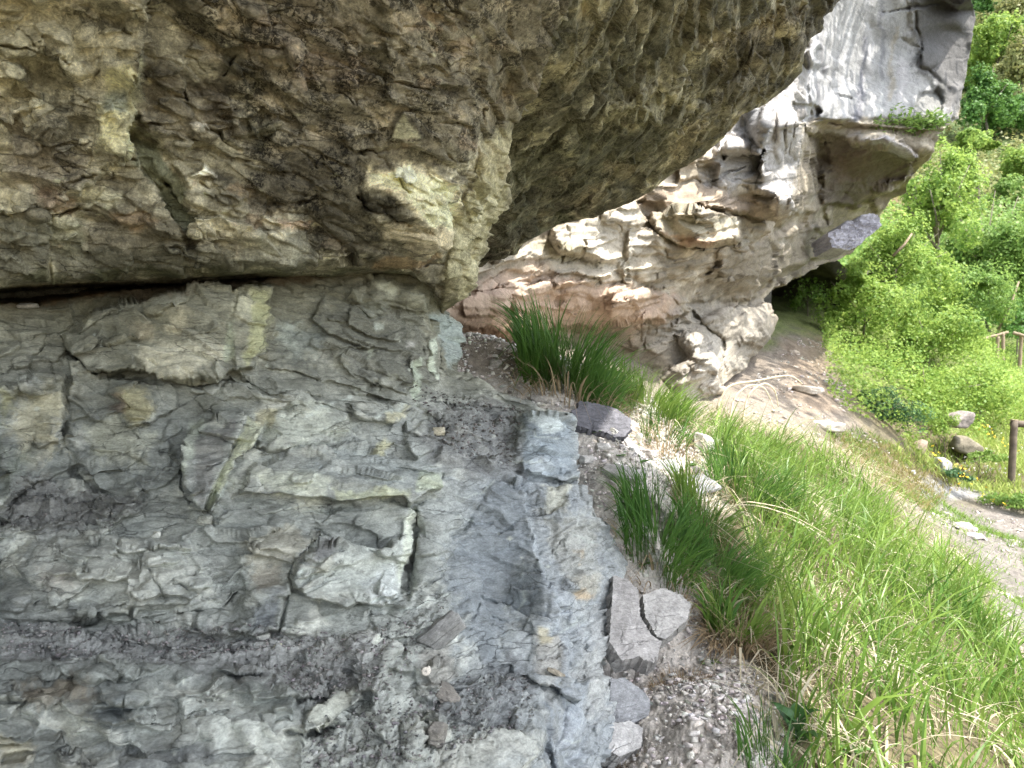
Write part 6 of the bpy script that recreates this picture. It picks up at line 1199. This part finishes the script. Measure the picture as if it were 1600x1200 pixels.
# buttercups near the post: a mass of flowers
r = np.random.RandomState(44)
def flowers(name, cl, label, mat, s_=.024):
    Pn = []
    for px, py, d, rx, n in cl:
        x = (px+r.normal(size=n)*rx-CX)/FPX*d; y = d+r.normal(size=n)*.3; z = ground_z(x, y)+.18+.18*r.rand(n); Pn.append(np.stack([x, y, z], 1))
    Pn = np.concatenate(Pn); Pn = np.repeat(Pn, 3, 0)+r.normal(size=(len(Pn)*3, 3))*.012; V, F = leaf_cloud(Pn, np.tile([0, -.4, .6], (len(Pn), 1)), s_, 4, 1.0); o = mesh_obj(name, V, F, mat, None, smooth=False); tag(o, label, kind='stuff')
flowers('yellow_flowers', [(1500, 735, 10.2, 16, 30), (1520, 640, 12.5, 24, 14), (1560, 660, 12.5, 20, 16), (1540, 620, 13, 20, 8)], 'yellow flowers scattered around the foot of the bank', M_PETAL)
flowers('white_flowers', [(1550, 700, 11, 24, 26), (1500, 705, 11, 12, 10), (1600, 690, 11.5, 14, 12)], 'white flower heads in the meadow left of the fence post', M_SEED, .02)
plant('shrub', gpt(1500, 745, 10.3), wpt(1492, 742, 10.3), (.28, .25, .16), 900, .04, LM['dark'], 'small dark plant carrying yellow flowers by the path', 'plant', None, 611, .01, 3, 8)
plant('shrub', gpt(1560, 775, 9.9), wpt(1575, 782, 9.9), (.55, .35, .14), 1800, .045, LM['mid'], 'low creeping plant around the foot of the fence post', 'plant', None, 612, .01, 3, 14)
# fern and grass on the cliff shelf
r = np.random.RandomState(12); X = []; 
P = np.array([at(x, 192-3*math.sin(x*.1), np.interp(x, [1350, 1470], [10.6, 11.3])) for x in r.uniform(1364, 1474, 1500)]); P += r.normal(size=P.shape)*[.03, .1, .07]; V, F = leaf_cloud(P, np.tile([0, -.5, .6], (len(P), 1)), .085, 9, .35)
sh = mesh_obj('shelf_ferns', V-V.mean(0), F, LM['mid'], None, smooth=False); sh.location = tuple(V.mean(0)); tag(sh, 'row of small ferns and grass growing along the cliff shelf', 'ferns', kind='stuff')
# ================================================================== FENCES AND THE JUTTING BLOCK
M_WOOD = plain_mat('weathered_wood', tuple(srgb(96, 86, 74)), .85, .45, 9, .9)
M_WOODP = plain_mat('weathered_wood_pale', tuple(srgb(140, 124, 104)), .85, .2, 40, .4)
def pole(name, a, b, r0, r1, mat, bend=.01, seed=1, sides=14, n=14):
    rr = np.random.RandomState(seed); t = np.linspace(0, 1, n)[:, None]; P = np.array(a)*(1-t)+np.array(b)*t+np.cumsum(rr.normal(size=(n, 3))*bend*.3, 0); V, F = tube(P, r0, r1, sides); V = V+.004*fbm(V*12, 3, seed)[:, None]; return poly_obj(name, V, F, mat)
b0 = at(1577, 775, 10.5); t0 = at(1585, 657, 10.5); fence = empty('wooden_fence', tuple(b0), label='weathered round fence post with a horizontal rail beside the path', cat='fence')
post = pole('post', b0-[0, 0, .2], t0, .048, .046, M_WOOD, .006, 2); rail = pole('rail', t0-[.0, -.06, .05], t0+[1.9, .1, -.10], .05, .045, M_WOOD, .01, 3); cap = pole('post_top', t0, t0+[0, 0, .012], .052, .05, M_WOODP, 0, 4, n=3)
b2 = b0+[1.85, .25, -.15]; post2 = pole('post', b2-[0, 0, .2], b2+[0, 0, 1.05], .058, .055, M_WOOD, .006, 5); put_parts(fence, [post, rail, cap, post2])
fb = at(1566, 556, 21); fence2 = empty('rustic_fence', tuple(fb), label='distant rustic pole fence in shade behind the crest of the bank', cat='fence'); pr = []
for k, (x, y0, y1) in enumerate(((1558, 526, 560), (1567, 520, 560), (1593, 524, 578), (1612, 515, 572))): pr.append(pole('post', at(x, y1+6, 21), at(x+1, y0, 21), .05, .045, M_WOODP, .01, 20+k))
pr.append(pole('rail', at(1535, 530, 21), at(1576, 518, 21), .04, .035, M_WOODP, .02, 31)); pr.append(pole('rail', at(1583, 520, 21), at(1625, 534, 20.6), .05, .04, M_WOODP, .02, 32)); put_parts(fence2, pr)
fb = at(1518, 232, 52); f3 = empty('pasture_fence', tuple(fb), label='tiny pale fence posts on the open valley slope', cat='fence'); pr = []
for k, x in enumerate((1511, 1524)): pr.append(pole('post', at(x, 240, 50), at(x, 222, 50), .06, .055, M_WOODP, .01, 40+k))
pr.append(pole('rail', at(1500, 233, 50), at(1528, 227, 50), .04, .04, M_WOODP, .01, 45)); put_parts(f3, pr)
blk = slab('jutting_rock', [(1293, 364), (1312, 358), (1322, 345), (1334, 347), (1345, 337), (1360, 334), (1370, 336), (1378, 352), (1362, 366), (1352, 372), (1345, 382), (1326, 391), (1300, 387)], 11.6, .5, (.15, -.15), srgb(170, 168, 175), 'sunlit pale lavender block jutting out below the cliff corner', 67, M_ROCK_FAR, 'rock', 5.)
# bare stems in the shrubs
for k, (a, b, d, lab) in enumerate((((1592, 440), (1560, 515), 19, 'bare pale leaning stem in front of the far bushes'), ((1425, 365), (1395, 400), 16, 'short white stem in the tall lime shrub'))):
    P = at(np.array([a[0], (a[0]+b[0])/2+3, b[0]]), np.array([a[1], (a[1]+b[1])/2, b[1]]), np.full(3, float(d))); V, F = tube(P, .02, .035, 6); o = poly_obj('bare_stem', V-V.mean(0), F, M_WOODP); o.location = tuple(V.mean(0)); tag(o, lab, 'stem')

plant('shrub', gpt(1478, 664, 11.2), wpt(1474, 664, 11.1), (.26, .2, .26), 1700, .035, LM['lime'], 'small lime sprout growing over the near end of the stacked stones', 'plant', None, 613, .008, 3, 10)
plant('shrub', gpt(1530, 705, 11.0), wpt(1530, 712, 11.0), (.4, .25, .16), 1500, .035, LM['mid'], 'leafy weeds hiding the base of the stacked stones', 'plant', None, 614, .008, 3, 10)
plant('overhanging_tree', (9.4, 8.2, -.6), (6.9, 9.0, 9.4), (3.0, 2.6, 1.5), 2300, .17, LM['lime'], 'leafy tree beside the path whose crown dapples the white cliff face', 'tree', None, 615, .12, 9, 26)
